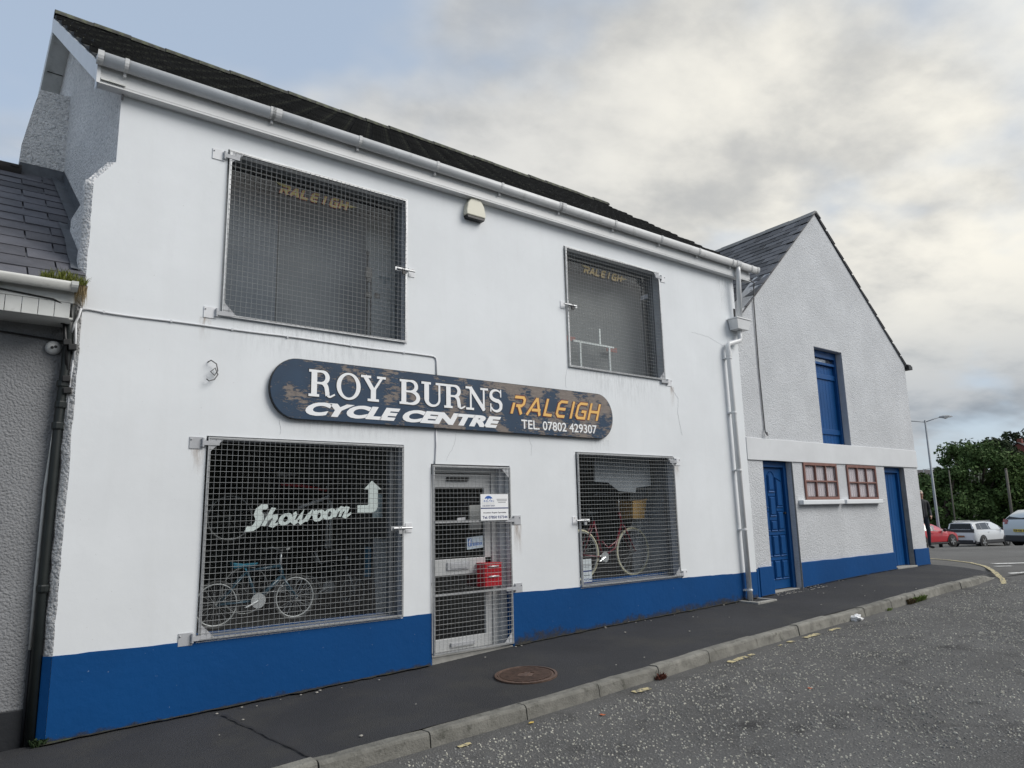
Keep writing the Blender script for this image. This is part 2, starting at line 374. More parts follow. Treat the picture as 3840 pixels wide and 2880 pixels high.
# ================================================================== THE GROUND
def zp(x):   # pavement level along the foot of the walls (the street climbs to the right)
    return interp(x, [-6, .836, 3.1, 4.3, 5.43, 6.9, 8.6, 10.1, 11.7, 12.8, 14.0, 15.3, 16.8, 20], [-.30, -.078, -.017, .02, .075, .125, .16, .19, .245, .285, .318, .338, .343, .335])
def yk(x):   # front arris of the kerb
    return interp(x, [-6, 5.9, 7.7, 9.5, 15.64], [-1.88, -1.85, -1.755, -1.665, -1.63])
def smooth(a, b, x):
    t = max(0., min(1., (x-a)/(b-a))); return t*t*(3-2*t)
def pave_z(x, y): return zp(x)+.025*min(y, 0)
def road_z(x, y):
    z = zp(x)-.045-.112+.045*smooth(-1.8, -4.2, y)
    t = smooth(14.6, 17.2, x); z = z*(1-t)+.298*t
    q = .618*x+.786*(y+7)
    d = q-23.0
    if d > -2: z -= .0585*(d/2+math.sqrt(d*d/4+.25)) if d < 24.5 else .0585*24.6
    if q > 70: z += min(.075*(q-70), 6) if q < 150 else 6
    return z
def grid_mesh(name, xs, ys, fn, m, parent=None, smooth_=True):
    vs = [(x, y, fn(x, y)) for y in ys for x in xs]; nx = len(xs)
    fs = [(j*nx+i, j*nx+i+1, (j+1)*nx+i+1, (j+1)*nx+i) for j in range(len(ys)-1) for i in range(nx-1)]
    me = bpy.data.meshes.new(name); me.from_pydata(vs, [], fs); me.update()
    return link_mesh(name, me, m, parent, smooth_)
def fr(a, b, s):
    n = max(1, round((b-a)/s)); return [a+(b-a)*i/n for i in range(n+1)]
gx = [-700, -300, -120, -50, -25, -12]+fr(-6, 20, .5)+fr(21, 62, 1.)+[66, 72, 80, 90, 105, 130, 170, 240, 380, 700]
gy = [-700, -300, -120, -50, -25]+fr(-16, 20, .5)+fr(21, 62, 1.5)+[66, 72, 80, 95, 120, 170, 260, 420, 700]
def ground_z(x, y):
    z = road_z(x, y)
    if x < 15.4 and -9.9 < y < -1.5: z -= .05
    if x < 16.9 and y > -1.9 and y < .3: z -= .06
    return z
tag(grid_mesh('ground', gx, gy, ground_z, ROAD2), kind='structure')
road = tag(grid_mesh('road', fr(-8, 15.75, .25), fr(-9.5, -1.6, .2), lambda x, y: road_z(x, y)+.004+wob(x, y, 0, 1.3, .006), ROAD), kind='structure')

# pavement, trimmed to the kerb and round the corner
def pave_edge(x):
    if x <= 15.64: return yk(x)+.118
    return interp(x, [15.64, 15.9, 16.35, 16.6, 16.74, 16.8], [yk(15.64)+.06, -1.45, -1.1, -.8, -.42, -.1])
px = fr(-6, 15.5, .25)+fr(15.6, 16.8, .1); vs = []; fs = []; ny = 14
for x in px:
    e = pave_edge(x)
    for j in range(ny+1):
        y = .05+(e-.05)*j/ny
        vs.append((x, y, pave_z(x, y)+wob(x, y, 3, 1.1, .008)+wob(x, y, 9, 3.5, .003)-(smooth(15.7, 16.8, x)*.012 if j == ny else 0)))
for i in range(len(px)-1):
    for j in range(ny): fs.append((i*(ny+1)+j, (i+1)*(ny+1)+j, (i+1)*(ny+1)+j+1, i*(ny+1)+j+1))
# dropped edge skirt at the corner
me = bpy.data.meshes.new('pavement'); me.from_pydata(vs, [], fs); me.update()
pavement = tag(link_mesh('pavement', me, PAVE, None, True), kind='structure')

def ribbon_on(fn, pts, widths, lift, mb, jitter=0.0):
    """a flat strip laid on a surface along pts"""
    vs = []; n = len(pts)
    for i, (x, y) in enumerate(pts):
        a = pts[max(0, i-1)]; b = pts[min(n-1, i+1)]; dx, dy = b[0]-a[0], b[1]-a[1]; l = math.hypot(dx, dy) or 1
        w = (widths if isinstance(widths, float) else widths[i])/2; nx, ny_ = -dy/l, dx/l
        for s in (1, -1):
            ww = w*(1+random.uniform(-jitter, jitter)); X, Y = x+nx*ww*s, y+ny_*ww*s
            vs.append((X, Y, fn(X, Y)+lift))
    mb.add(vs, [(2*i, 2*i+1, 2*i+3, 2*i+2) for i in range(n-1)]); return mb
def line_pts(a, b, n, jit=0.0):
    return [(a[0]+(b[0]-a[0])*i/n+random.uniform(-jit, jit), a[1]+(b[1]-a[1])*i/n+random.uniform(-jit, jit)) for i in range(n+1)]
SEAM = pmat('tar_seam', (.021, .021, .023), .7, var=.3, vscale=30)
DIRT = pmat('wall_foot_dirt', (.028, .027, .022), .95, var=.5, vscale=12, second=(.05, .06, .022), second_scale=6, second_lo=.58, second_hi=.68, bump=.8, bscale=50)
ribbon_on(pave_z, line_pts((2.06, -.22), (2.24, -1.72), 22, .008), .018, .013, MB(), .6).build('tar_seam', SEAM, pavement)
for a, b in ((.75, 4.28), (5.46, 10.4), (10.5, 10.85), (11.78, 15.2), (16.2, 16.75)):
    n = int((b-a)/.09); pts = [(a+(b-a)*i/n, -.014-.02*random.random()) for i in range(n+1)]
    ribbon_on(lambda x, y: pave_z(x, y), pts, [.03+.055*random.random()**2 for _ in pts], .014, MB(), .3).build('wall_foot_dirt', DIRT, pavement)

# kerb, stone by stone
kerb = tag(empty('kerb'), kind='structure')
kj = [-2.32, -1.41, -.50, .41, 1.32, 2.24, 3.15, 4.12, 5.0, 5.85, 6.73, 7.72, 8.70, 9.58, 10.52, 11.36, 12.17, 13.1, 13.97, 14.84, 15.66]
for a, b in zip(kj[:-1], kj[1:]):
    mb = MB(); n = 6; dz = random.uniform(-.006, .006); dy = random.uniform(-.008, .008); vs = []
    prof = [(.125, -.16), (.125, .0), (.028, .004), (.010, -.004), (.0, -.020), (-.022, -.16)]
    end = b > 15
    for i in range(n+1):
        x = a+.006+(b-a-.012)*i/n
        drop = .075*smooth(15.0, 15.66, x) if end else 0
        for (py, pz) in prof:
            y = yk(x)+py+dy; chip = wob(x, py, pz, 5, .006)
            z = pave_z(x, yk(x))+pz+dz+.006
            if pz > -.1: z += chip-drop
            vs.append((x, y+(chip if py < .1 else 0), z))
    k = len(prof); fs = [(i*k+j, i*k+(j+1) % k, (i+1)*k+(j+1) % k, (i+1)*k+j) for i in range(n) for j in range(k)]+[tuple(range(k)), tuple(range(n*k+k-1, n*k-1, -1))]
    mb.add(vs, fs).build('kerb_stone', KERB, kerb)

# worn yellow and white paint
mk = tag(empty('road_markings'), kind='structure')
RZ = lambda x, y: road_z(x, y)+.004
for a, b, w in (((5.30, -2.02), (5.50, -2.04), .07), ((6.84, -1.985), (7.21, -1.955), .085), ((7.27, -1.95), (7.37, -1.94), .06), ((8.20, -1.872), (8.30, -1.866), .06), ((7.95, -1.89), (8.03, -1.885), .03), ((8.58, -1.86), (8.93, -1.845), .08), ((9.2, -1.84), (9.45, -1.83), .06), ((3.3, -2.02), (3.42, -2.03), .05)):
    ribbon_on(RZ, line_pts(a, b, 7, .006), w, .009, MB(), .35).build('yellow_line_remnant', YELLOW, mk)
yl = [(19.6, 1.8), (19.2, .97), (18.85, .4), (18.29, -.25), (17.47, -.8), (16.7, -1.2), (16.14, -1.48), (15.5, -1.78), (14.95, -1.98)]
pts = []
for i in range(len(yl)-1): pts += [(yl[i][0]+(yl[i+1][0]-yl[i][0])*t/6, yl[i][1]+(yl[i+1][1]-yl[i][1])*t/6) for t in range(6)]
ribbon_on(RZ, pts+[yl[-1]], .085, .007, MB(), .2).build('yellow_corner_line', YELLOW, mk)
for a, b, w in (((18.15, -.76), (19.3, -1.62), .22), ((17.42, -1.03), (17.68, -1.26), .14), ((16.25, -1.66), (16.9, -2.2), .12), ((19.6, -1.9), (20.6, -2.7), .22)):
    ribbon_on(RZ, line_pts(a, b, 10, .0), w, .008, MB(), .1).build('white_give_way_dash', WHITELINE, mk)

# loose pale chippings standing out of the worn surface (nobody could count them)
def chippings(name, n, size, m, seed, dens_pow=1.0):
    rng = random.Random(seed); vs = []; fs = []
    for _ in range(n):
        t = rng.random(); x = 2.2+13.3*t**.8; ylo = max(-6.2, -2.2-(.40*(x+1.2)) if x < 8 else -6.0)
        y = rng.uniform(ylo, yk(x)-.22+.10*rng.random())
        if mnoise.noise(Vector((x*.9, y*.9, 5))) < rng.uniform(-.75, .15)-.35: continue
        s = size*rng.uniform(.5, 1.25); k = 5; a0 = rng.random()*6.28; st = rng.uniform(.6, 1.0); ro = rng.random()*3.14; z = road_z(x, y)+.004; base = len(vs)
        for ring, hgt, sc in ((0, -.002, 1.15), (1, s*.34, .78)):
            for i in range(k):
                a = a0+6.283*i/k+.35*math.sin(i*2.4+a0); px_, py_ = math.cos(a)*s*.5*sc, math.sin(a)*s*.5*sc*st
                vs.append((x+px_*math.cos(ro)-py_*math.sin(ro), y+px_*math.sin(ro)+py_*math.cos(ro), z+hgt*(1+.3*math.sin(a*2+ro) if ring else 1)))
        fs.append(tuple(base+k+i for i in range(k)))
        for i in range(k): fs.append((base+i, base+(i+1) % k, base+k+(i+1) % k, base+k+i))
    me = bpy.data.meshes.new(name); me.from_pydata(vs, [], fs); me.update()
    return tag(link_mesh(name, me, m, None), kind='stuff')
CHIPW = pmat('pale_chip', (.45, .435, .375), .75, var=.45, vscale=9)
CHIPG = pmat('grey_chip', (.21, .208, .20), .8, var=.45, vscale=11)
tag(chippings('pale_chippings', 10500, .0175, CHIPW, 3), 'pale stone chips scattered in the worn road surface', 'gravel')
tag(chippings('grey_chippings', 18000, .0165, CHIPG, 4), 'grey stone chips set in the worn road surface', 'gravel')

# dark bank added out of view across the street to darken ground floor reflections
def bank(x, y):
    t = smooth(-12.5, -14.5, y); return -.2+t*(4.7+.9*mnoise.noise(Vector((x*.35, y*.3, 1)))+.4*mnoise.noise(Vector((x*1.2, y, 2))))
tag(grid_mesh('added_dark_bank', fr(-30, 60, 1.), fr(-24, -12, .8), bank, DARKBANK), kind='structure')

# ================================================================== THE CYCLE SHOP
shop = thing('cycle_shop', 'white two-storey cycle shop with blue painted base and meshed windows', 'shop', (.79, 0, -.1))
SH = Vector((.79, 0, -.1))
def child(mb, name, m, parent, smooth=False, bevel=0.0, label=None, kind=None):
    """build in world coordinates, then parent without moving"""
    o = mb.build(name, m, parent, smooth, bevel, label, kind=kind)
    p = parent; off = Vector((0, 0, 0))
    while p is not None: off += p.location; p = p.parent
    o.location = -off
    return o
UL = (1.93, 3.99, 3.54, 5.30); UR = (6.475, 8.47, 3.54, 5.28); LL = (1.87, 3.96, .55, 2.39); LR = (6.55, 8.545, .65, 2.405); DR = (4.31, 5.44, -.3, 2.19)
FW_L, FW_R = .95, 10.44; EAVE_Z = 5.60; SK = .052
wall = holed_wall(MB(), FW_L, FW_R, -.6, EAVE_Z, [UL, UR, LL, LR, DR], 0, .175)
# ragged left end of the front render, widening below the old corbel
zs = fr(-.6, 4.65, .075)
edge = [(.79+wob(0, 0, z, 2.3, .018)+wob(1, 0, z, 9, .008), z) for z in zs]+[(.80, 4.65), (.86, 4.735), (.945, 4.86)]
vsl = [(x, .0, z) for x, z in edge]+[(FW_L, .0, z) for x, z in edge]; n = len(edge)
wall.add(vsl, [(i, i+n, i+n+1, i+1) for i in range(n-1)])
child(wall, 'front_wall', W_SMOOTH, shop)
# rough side return below the corbel
mb = MB()
for yy in (0,):
    vs = [(x, 0.0, z) for x, z in edge]+[(x-.058+wob(3, 0, z, 7, .012), .045, z) for x, z in edge]+[(x-.055, .22, z) for x, z in edge]
    mb.add(vs, [(i, i+1, i+n+1, i+n) for i in range(n-1)]+[(i+n, i+n+1, i+2*n+1, i+2*n) for i in range(n-1)])
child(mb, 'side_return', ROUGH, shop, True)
# blue painted base
def wavy(pts):
    out = []
    for (a, b), (c, d) in zip(pts[:-1], pts[1:]):
        n = max(1, int((c-a)/.07)) if c-a > .02 else 1
        out += [(a+(c-a)*i/n, b+(d-b)*i/n+(wob(a+(c-a)*i/n, 0, 0, 3.1, .008)+wob(a+(c-a)*i/n, 2, 0, 11, .004) if n > 1 and abs(b-.543) > .002 and abs(b-.643) > .002 else 0)) for i in range(n)]
    return out+[pts[-1]]
def base_strip(pts, x0, x1):
    poly = [(x0, -.55), (x1, -.55)]+wavy(pts)[::-1]; return poly
mb = MB().prism(base_strip([(.788, .575), (1.2, .569), (1.6, .566), (1.868, .562), (1.872, .543), (3.955, .543), (3.962, .560), (4.309, .558)], .788, 4.309), -.006, 0)
mb.prism(base_strip([(5.441, .684), (6.0, .672), (6.545, .664), (6.552, .643), (8.54, .643), (8.55, .640), (9.6, .618), (10.438, .604)], 5.441, 10.438), -.006, 0)
for x0, x1, zt in ((4.306, 4.314, .556), (5.436, 5.444, .682)): mb.box(x0, x1, -.005, .13, -.3, zt)
child(mb, 'painted_base', BLUE, shop)
mb = MB(); mb.add([(.786, -.006, -.5), (.786, -.006, .575), (.728, .042, .575), (.728, .042, -.5), (.730, .2, -.5), (.730, .2, .575)], [(0, 1, 2, 3), (3, 2, 5, 4)])
child(mb, 'painted_base', BLUE, shop)

# gable wall (slightly out of square), with its stub near the neighbour's ridge
PIT = math.tan(R(35.7)); RY, RZ0 = 3.4, 8.28; YB = 7.1
def gx_(y, off=0.0): return .95-SK*y+off
mb = MB()
pts = [(.0, -.3), (.0, 5.82), (RY, 8.20), (YB, 5.54), (YB, -.3)]
mb.add([(gx_(y), y+.003, z) for y, z in pts]+[(gx_(y)+.25, y+.003, z) for y, z in pts], [tuple(range(5)), tuple(range(9, 4, -1))]+[(i, (i+1) % 5, (i+1) % 5+5, i+5) for i in range(5)])
# lower thickening towards the street with a sloping top
ys = [.0, 1.05, 1.35]; vs = []
for y in fr(.004, 1.5, .15):
    w = .155*(1-smooth(1.1, 1.5, y))
    for z, k in ((2.0, 1), (4.62, 1), (4.86, .0)): vs.append((gx_(y)-w*k-.002, y, z))
m_ = len(vs)//3; mb.add(vs, [(3*i+j, 3*i+j+1, 3*i+3+j+1, 3*i+3+j) for i in range(m_-1) for j in range(2)])
# stub of an old chimney breast
sx0 = .335
st = [(sx0, 5.3), (sx0, 6.18), (sx0+.04, 6.45), (.43, 6.80), (.47, 6.98), (.80, 7.0), (.80, 5.3)]
mb.add([(x, 3.02, z) for x, z in st]+[(x+.02, 4.3, z) for x, z in st], [tuple(range(7)), tuple(range(13, 6, -1))]+[(i, (i+1) % 7, (i+1) % 7+7, i+7) for i in range(7)])
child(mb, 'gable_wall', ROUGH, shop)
# other outer walls and the inside
mb = MB().box(1.2, 10.44, 6.95, 7.2, -.3, 5.5).box(10.2, 10.44, .3, 6.95, -.3, 5.6)
child(mb, 'back_wall', W_SMOOTH, shop)
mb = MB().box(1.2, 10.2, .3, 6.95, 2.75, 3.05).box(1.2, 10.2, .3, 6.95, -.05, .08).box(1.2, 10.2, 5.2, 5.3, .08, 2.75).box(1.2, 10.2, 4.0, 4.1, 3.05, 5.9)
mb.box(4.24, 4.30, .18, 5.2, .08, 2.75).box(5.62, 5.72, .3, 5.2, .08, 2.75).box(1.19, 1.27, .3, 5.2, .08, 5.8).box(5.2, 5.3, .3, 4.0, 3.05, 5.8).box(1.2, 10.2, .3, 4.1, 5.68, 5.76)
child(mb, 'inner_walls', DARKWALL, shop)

# ---- windows: frames and glass
def window(o, yg, fw_, parent, m=W_TRIM2, name='window', glass=GLASS, mull=(), ins=(0, 0, 0, 0)):
    x0, x1, z0, z1 = o; mb = MB(); t = fw_
    mb.box(x0, x1, yg-.03, yg+.04, z0, z0+t).box(x0, x1, yg-.03, yg+.04, z1-t, z1).box(x0, x0+t, yg-.03, yg+.04, z0+t, z1-t).box(x1-t, x1, yg-.03, yg+.04, z0+t, z1-t)
    for xm in mull: mb.box(xm-.025, xm+.025, yg-.025, yg+.035, z0+t, z1-t)
    w = child(mb, name, m, parent, bevel=.004)
    g = MB().add([(x0+t, yg, z0+t), (x1-t, yg, z0+t), (x1-t, yg, z1-t), (x0+t, yg, z1-t)], [(0, 1, 2, 3)])
    p = child(g, 'pane', glass, w)
    return w
BROWNGREY = pmat('weathered_grey_frame', (.17, .18, .19), .6, var=.15, vscale=5)
window(UL, .16, .045, shop, BROWNGREY); window(UR, .16, .045, shop, BROWNGREY, glass=GLASSD)
window(LL, .15, .035, shop, BROWNGREY, mull=(3.88,)); window(LR, .15, .035, shop, BROWNGREY)
# white inner jambs and sloping sills
for o in (UL, UR): child(MB().box(o[0]+.004, o[1]-.004, .004, .12, o[2]-.01, o[2]+.012), 'window_sill', GREYBLUE, shop)
for o in (LL, LR): child(MB().box(o[0]+.003, o[1]-.003, .012, .13, o[2]-.01, o[2]+.02), 'painted_sill', BLUE2, shop)
for o in (UL, UR, LL, LR): child(MB().box(o[1]-.006, o[1]+.001, .02, .125, o[2]+.02, o[3]-.002), 'reveal_lining', GREYBLUE, shop)
# dark roller boxes at the head of the upper windows
for o, d in ((UL, .17), (UR, .2)): child(MB().box(o[0]+.05, o[1]-.05, .20, .36, o[3]-d, o[3]-.05), 'blind_box', BLACKMAT, shop)

# ---- glazed shop door, set back
door = empty('glazed_door', (4.33, .19, .08), 0, shop); door.location = Vector((4.33, .19, .08))-SH
mb = MB().box(4.313, 4.36, .15, .23, .09, 2.185).box(5.262, 5.345, .15, .23, .09, 2.185).box(4.36, 5.262, .15, .23, 2.10, 2.185)
child(mb, 'door_frame', ALU, door, bevel=.004)
mb = MB().box(4.37, 5.255, .165, .205, .10, .235).box(4.37, 5.255, .165, .205, 1.93, 2.09).box(4.37, 5.255, .165, .205, .93, 1.11).box(4.37, 4.45, .165, .205, .235, 1.93).box(5.165, 5.255, .165, .205, .235, 1.93)
child(mb, 'door_leaf', ALU, door, bevel=.004)
for z0, z1 in ((.235, .93), (1.11, 1.93)):
    child(MB().add([(4.45, .185, z0), (5.165, .185, z0), (5.165, .185, z1), (4.45, .185, z1)], [(0, 1, 2, 3)]), 'pane', GLASS, door)
child(MB().box(4.62, 4.93, .145, .166, .985, 1.075).box(4.66, 4.89, .138, .146, 1.0, 1.06), 'letter_plate', GREYPLATE, door, bevel=.004)
child(MB().box(4.62, 4.93, .135, .166, 2.01, 2.055), 'door_closer', BLACKPL, door, bevel=.006)
child(MB().box(4.66, 4.99, .14, .166, .14, .185), 'pull_bar', GREYPLATE, door, bevel=.006)
child(MB().box(4.37, 4.43, .12, .166, .86, 1.12), 'lock_case', GREYPLATE, door, bevel=.004)
mb = MB().box(5.345, 5.436, .10, .24, .085, 2.187)
child(mb, 'side_post', GREYBLUE, shop, bevel=.004)
child(MB().box(4.312, 5.438, .0, .32, -.25, .088), 'door_step', CEMENT, shop, bevel=.012)

# ---- roof: rafters board, tiles course by course, ridge
roof = empty('roof', (0, 0, 0), 0, shop); roof.location = Vector((.74, -.3, 5.6))-SH
XV, XR = .74, 10.86; YE, ZE = -.13, 5.745
def rp(x, s, h):
    """point on the front roof slope: s metres up the slope, h off the surface"""
    c, sn = math.cos(R(35.7)), math.sin(R(35.7)); y = YE+s*c-h*sn; z = ZE+s*sn+h*c
    return Vector((x-SK*(y-YE), y, z))
SL = (RY-YE)/math.cos(R(35.7)); GA = .33; NR = 14; TW = .30
mb = MB()
P = [rp(XV, 0, -.03), rp(XR+.0, 0, -.03), rp(XR+.32, SL, -.03), rp(XV, SL, -.03)]; Q = [rp(XV, 0, .0), rp(XR, 0, .0), rp(XR+.32, SL, .0), rp(XV, SL, .0)]
mb.add(P+Q, [(0, 3, 2, 1), (4, 5, 6, 7), (0, 1, 5, 4), (1, 2, 6, 5), (2, 3, 7, 6), (3, 0, 4, 7)])
B = [Vector((gx_(RY)-.21, RY, 8.27)), Vector((11.0, RY, 8.27)), Vector((11.0, YB+.35, 5.35)), Vector((gx_(YB)-.22, YB+.35, 5.35))]
mb.add(B+[b-Vector((0, 0, .10)) for b in B], [(0, 1, 2, 3), (7, 6, 5, 4), (0, 3, 7, 4), (1, 0, 4, 5), (2, 1, 5, 6), (3, 2, 6, 7)])
child(mb, 'roof_deck', TILE, roof)
def tile_mesh(w, l):
    # shallow double roll, thick front edge
    n = 8; vs = []
    for s, lift in ((0, .044), (l, .004)):
        for i in range(n+1):
            t = i/n; h = .005*abs(math.sin(t*2*math.pi))
            vs.append((t*w, s, lift+h))
    for i in range(n+1): vs.append((i/n*w, 0, .004))
    fs = [(i, i+1, n+1+i+1, n+1+i) for i in range(n)]+[(2*(n+1)+i, 2*(n+1)+i+1, i+1, i) for i in range(n)]
    fs += [(0, n+1, 2*(n+1)), (n, 3*n+2, 2*n+1)]
    me = bpy.data.meshes.new('roof_tile'); me.from_pydata(vs, [], fs); me.update(); me.materials.append(TILE); return me
tme = tile_mesh(TW*.985, GA*1.06)
c_, s_ = math.cos(R(35.7)), math.sin(R(35.7))
basis = Matrix(((1, -SK*c_, 0), (0, c_, -s_), (0, s_, c_))).to_4x4()
rest_v, rest_f = [], []; count = 0
roff = Vector((.74, -.3, 5.6))
ncol = int((XR-XV)/TW)+1; order = sorted([(cidx, r) for r in range(NR) for cidx in range(ncol)], key=lambda t: (t[0]*TW)**2+(t[1]*GA*.6)**2)
for k, (ci, r) in enumerate(order):
    x = XV+ci*TW+(TW*.5 if r % 2 else 0)-.02; s = -.05+r*GA
    lim = XR+.32*s/SL
    if x > lim-.12: continue
    o = rp(x, s, random.uniform(-.002, .006)); mtx = Matrix.Translation(o)@basis@Matrix.Rotation(random.uniform(-.006, .006), 4, 'Z')
    if count < 300:
        t = bpy.data.objects.new('roof_tile', tme); col.objects.link(t); t.parent = roof; t.matrix_local = Matrix.Translation(-roff)@mtx; count += 1
    else:
        n0 = len(rest_v); rest_v += [tuple(mtx@v.co) for v in tme.vertices]; rest_f += [tuple(i+n0 for i in p.vertices) for p in tme.polygons]
mb = MB(); mb.add(rest_v, rest_f); child(mb, 'far_roof_tiles', TILE, roof, kind='stuff')
# ridge tiles
mb = MB(); n = 7; L_ = .46
for i in range(2):
    for k in range(n):
        a = math.pi*(k/(n-1)); r = .125 if i == 0 else .118
        mb.v.append((i*L_, -math.cos(a)*r, math.sin(a)*r*.85))
mb.f = [(k, k+1, n+k+1, n+k) for k in range(n-1)]+[tuple(range(n-1, -1, -1)), tuple(range(n, 2*n))]; mb.mi = [0]*len(mb.f)
rme = mb.mesh('ridge_tile'); rme.materials.append(RIDGE)
for i in range(23):
    x = XV-.19+i*.452
    t = bpy.data.objects.new('ridge_tile', rme); col.objects.link(t); t.parent = roof
    t.location = Vector((x, RY, 8.255+random.uniform(-.006, .01)))-roff; t.rotation_euler = (0, random.uniform(-.012, .012), random.uniform(-.01, .01))
# left verge: bedding edge, bargeboards, boxed soffit
mb = MB()
A = [rp(XV-.015, 0, -.02), rp(XV-.015, SL, -.02)]; dn = Vector((0, 0, -.20))
mb.add([A[0], A[1], A[1]+dn, A[0]+dn]+[p+Vector((.03, 0, 0)) for p in (A[0], A[1], A[1]+dn, A[0]+dn)], [(0, 1, 2, 3), (7, 6, 5, 4), (0, 4, 5, 1), (1, 5, 6, 2), (2, 6, 7, 3), (3, 7, 4, 0)])
child(mb, 'bargeboard', W_TRIM, shop)
mb = MB(); xb = lambda y: XV-.005-SK*(y-YE)
pa, pb = Vector((xb(RY), RY, 8.20)), Vector((xb(YB+.3), YB+.3, 5.45))
mb.add([pa, pb, pb+dn, pa+dn]+[p+Vector((.03, 0, 0)) for p in (pa, pb, pb+dn, pa+dn)], [(0, 1, 2, 3), (7, 6, 5, 4), (0, 4, 5, 1), (1, 5, 6, 2), (2, 6, 7, 3), (3, 7, 4, 0)])
child(mb, 'bargeboard', W_TRIM2, shop)
for pair, nm in (((rp(XV, 0, 0), rp(XV, SL, 0)), 0), ((pa, pb), 1)):
    for j in range(9):   # soffit boards between bargeboard and wall
        t0, t1 = j/9+.002, (j+1)/9-.003; a = pair[0].lerp(pair[1], t0); b = pair[0].lerp(pair[1], t1); z_ = Vector((0, 0, -.185))
        q = [a+z_+Vector((.02, 0, 0)), b+z_+Vector((.02, 0, 0)), b+z_+Vector((.225, 0, 0)), a+z_+Vector((.225, 0, 0))]
        child(MB().add(q+[p+Vector((0, 0, .012)) for p in q], [(0, 1, 2, 3), (7, 6, 5, 4), (0, 4, 5, 1), (1, 5, 6, 2), (2, 6, 7, 3), (3, 7, 4, 0)]), 'soffit_board', W_TRIM2, shop)
# eaves: fascia with moulded lower edge, soffit, gutter with brackets
mb = MB().box(.742, 10.815, -.10, -.078, 5.560, 5.735).box(.742, 10.815, -.110, -.078, 5.531, 5.544).box(.742, 10.815, -.104, -.078, 5.548, 5.556)
mb.box(.742, 10.815, -.078, .0, 5.533, 5.545)
child(mb, 'fascia', W_TRIM, shop, bevel=.003)
child(MB().add([(.728, -.112, 5.50), (.728, -.112, 5.735), (.728, .0, 5.83), (.728, .0, 5.50)], [(0, 1, 2, 3)]).add([(.741, -.112, 5.50), (.741, -.112, 5.735), (.741, .0, 5.83), (.741, .0, 5.50)], [(3, 2, 1, 0)]), 'box_end', W_TRIM, shop)
gut = MB(); n = 10; gy0, gz0, gr = -.158, 5.785, .055
for X in (.715, 10.97):
    for rr in (gr, gr-.006):
        for k in range(n+1):
            a = math.pi*k/n; gut.v.append((X, gy0-math.cos(a)*rr, gz0-math.sin(a)**.7*(rr+.046)))
m1 = n+1
gut.f = [(k, k+1, 2*m1+k+1, 2*m1+k) for k in range(n)]+[(m1+k, 3*m1+k, 3*m1+k+1, m1+k+1) for k in range(n)]+[(0, 2*m1, 3*m1, m1), (n, m1+n, 3*m1+n, 2*m1+n)]
gut.f += [tuple(range(0, m1)), tuple(range(2*m1+n, 2*m1-1, -1))]; gut.mi = [0]*len(gut.f)
GUTM = pmat('grey_white_gutter', (.60, .61, .615), .5, var=.08, vscale=3, second=(.34, .35, .34), second_scale=5, second_lo=.58, second_hi=.8)
gutter = child(gut, 'gutter', GUTM, shop, True)
def gutter_clip(X, w, parent, y=gy0, z=gz0, r=gr+.006, strap=True, m=GUTM, dp_=.046):
    mb = MB(); k_ = 10
    for xx in (X-w/2, X+w/2):
        for k in range(k_+1):
            a = math.pi*k/k_; mb.v.append((xx, y-math.cos(a)*r, z+.006-math.sin(a)**.7*(r+dp_)))
    mb.f = [(k, k+1, k_+1+k+1, k_+1+k) for k in range(k_)]; mb.mi = [0]*k_
    if strap: mb.box(X-.012, X+.012, y+.02, y+.075, z-r-dp_-.028, z-r-dp_+.03)
    return child(mb, 'gutter_bracket', m, parent)
for X in (.946, 2.31, 3.28, 4.295, 5.27, 6.29, 7.35, 8.37, 9.3, 10.2, 10.75): gutter_clip(X, .035, gutter)
gutter_clip(.735, .05, gutter, strap=False); gutter_clip(2.33, .12, gutter, strap=False); gutter_clip(6.31, .12, gutter, strap=False); gutter_clip(10.94, .06, gutter, strap=False); gutter_clip(10.365, .13, gutter, strap=False)

# ---- downpipe with hopper and swan neck
dp = empty('downpipe', (10.1, -.08, .1), 0, shop); dp.location = Vector((10.1, -.08, .1))-SH
child(MB().tube([(10.385, -.158, 5.70), (10.385, -.157, 5.62), (10.40, -.11, 4.74)], .041, 12), 'upper_pipe', W_TRIM, dp, True)
h = MB(); a = [(10.18, -.20, 4.76), (10.58, -.20, 4.76), (10.58, -.015, 4.76), (10.18, -.015, 4.76)]; b = [(10.22, -.18, 4.59), (10.52, -.18, 4.59), (10.52, -.015, 4.59), (10.22, -.015, 4.59)]
h.add(a+b, [(3, 2, 1, 0), (4, 5, 6, 7), (0, 1, 5, 4), (1, 2, 6, 5), (2, 3, 7, 6), (3, 0, 4, 7)]); h.box(10.17, 10.59, -.21, -.01, 4.762, 4.785)
child(h, 'hopper', W_TRIM, dp, bevel=.006)
child(MB().tube([(10.38, -.09, 4.6), (10.38, -.09, 4.46), (10.36, -.09, 4.41), (10.06, -.085, 4.32), (10.03, -.08, 4.28), (10.035, -.08, 4.18), (10.10, -.08, .14)], .041, 12), 'lower_pipe', W_TRIM, dp, True)
for z in (4.07, 3.16, 2.22, 1.28, .35):
    X = 10.035+(4.18-z)/4.04*.065
    child(MB().lathe([(.046, -.016), (.049, -.01), (.049, .01), (.046, .016)], (X, -.08, z), 'Z', 12).box(X-.065, X+.02, -.045, .0, z-.012, z+.012), 'pipe_bracket', W_TRIM, dp)
child(MB().lathe([(.049, -.05), (.049, .05)], (10.038, -.08, 4.15), 'Z', 12), 'pipe_socket', W_TRIM, dp)
g = tag(empty('drain_surround', (10.12, -.13, .15)), 'square concrete drain surround at the foot of the white downpipe', 'drain')
zg = pave_z(10.1, -.15)
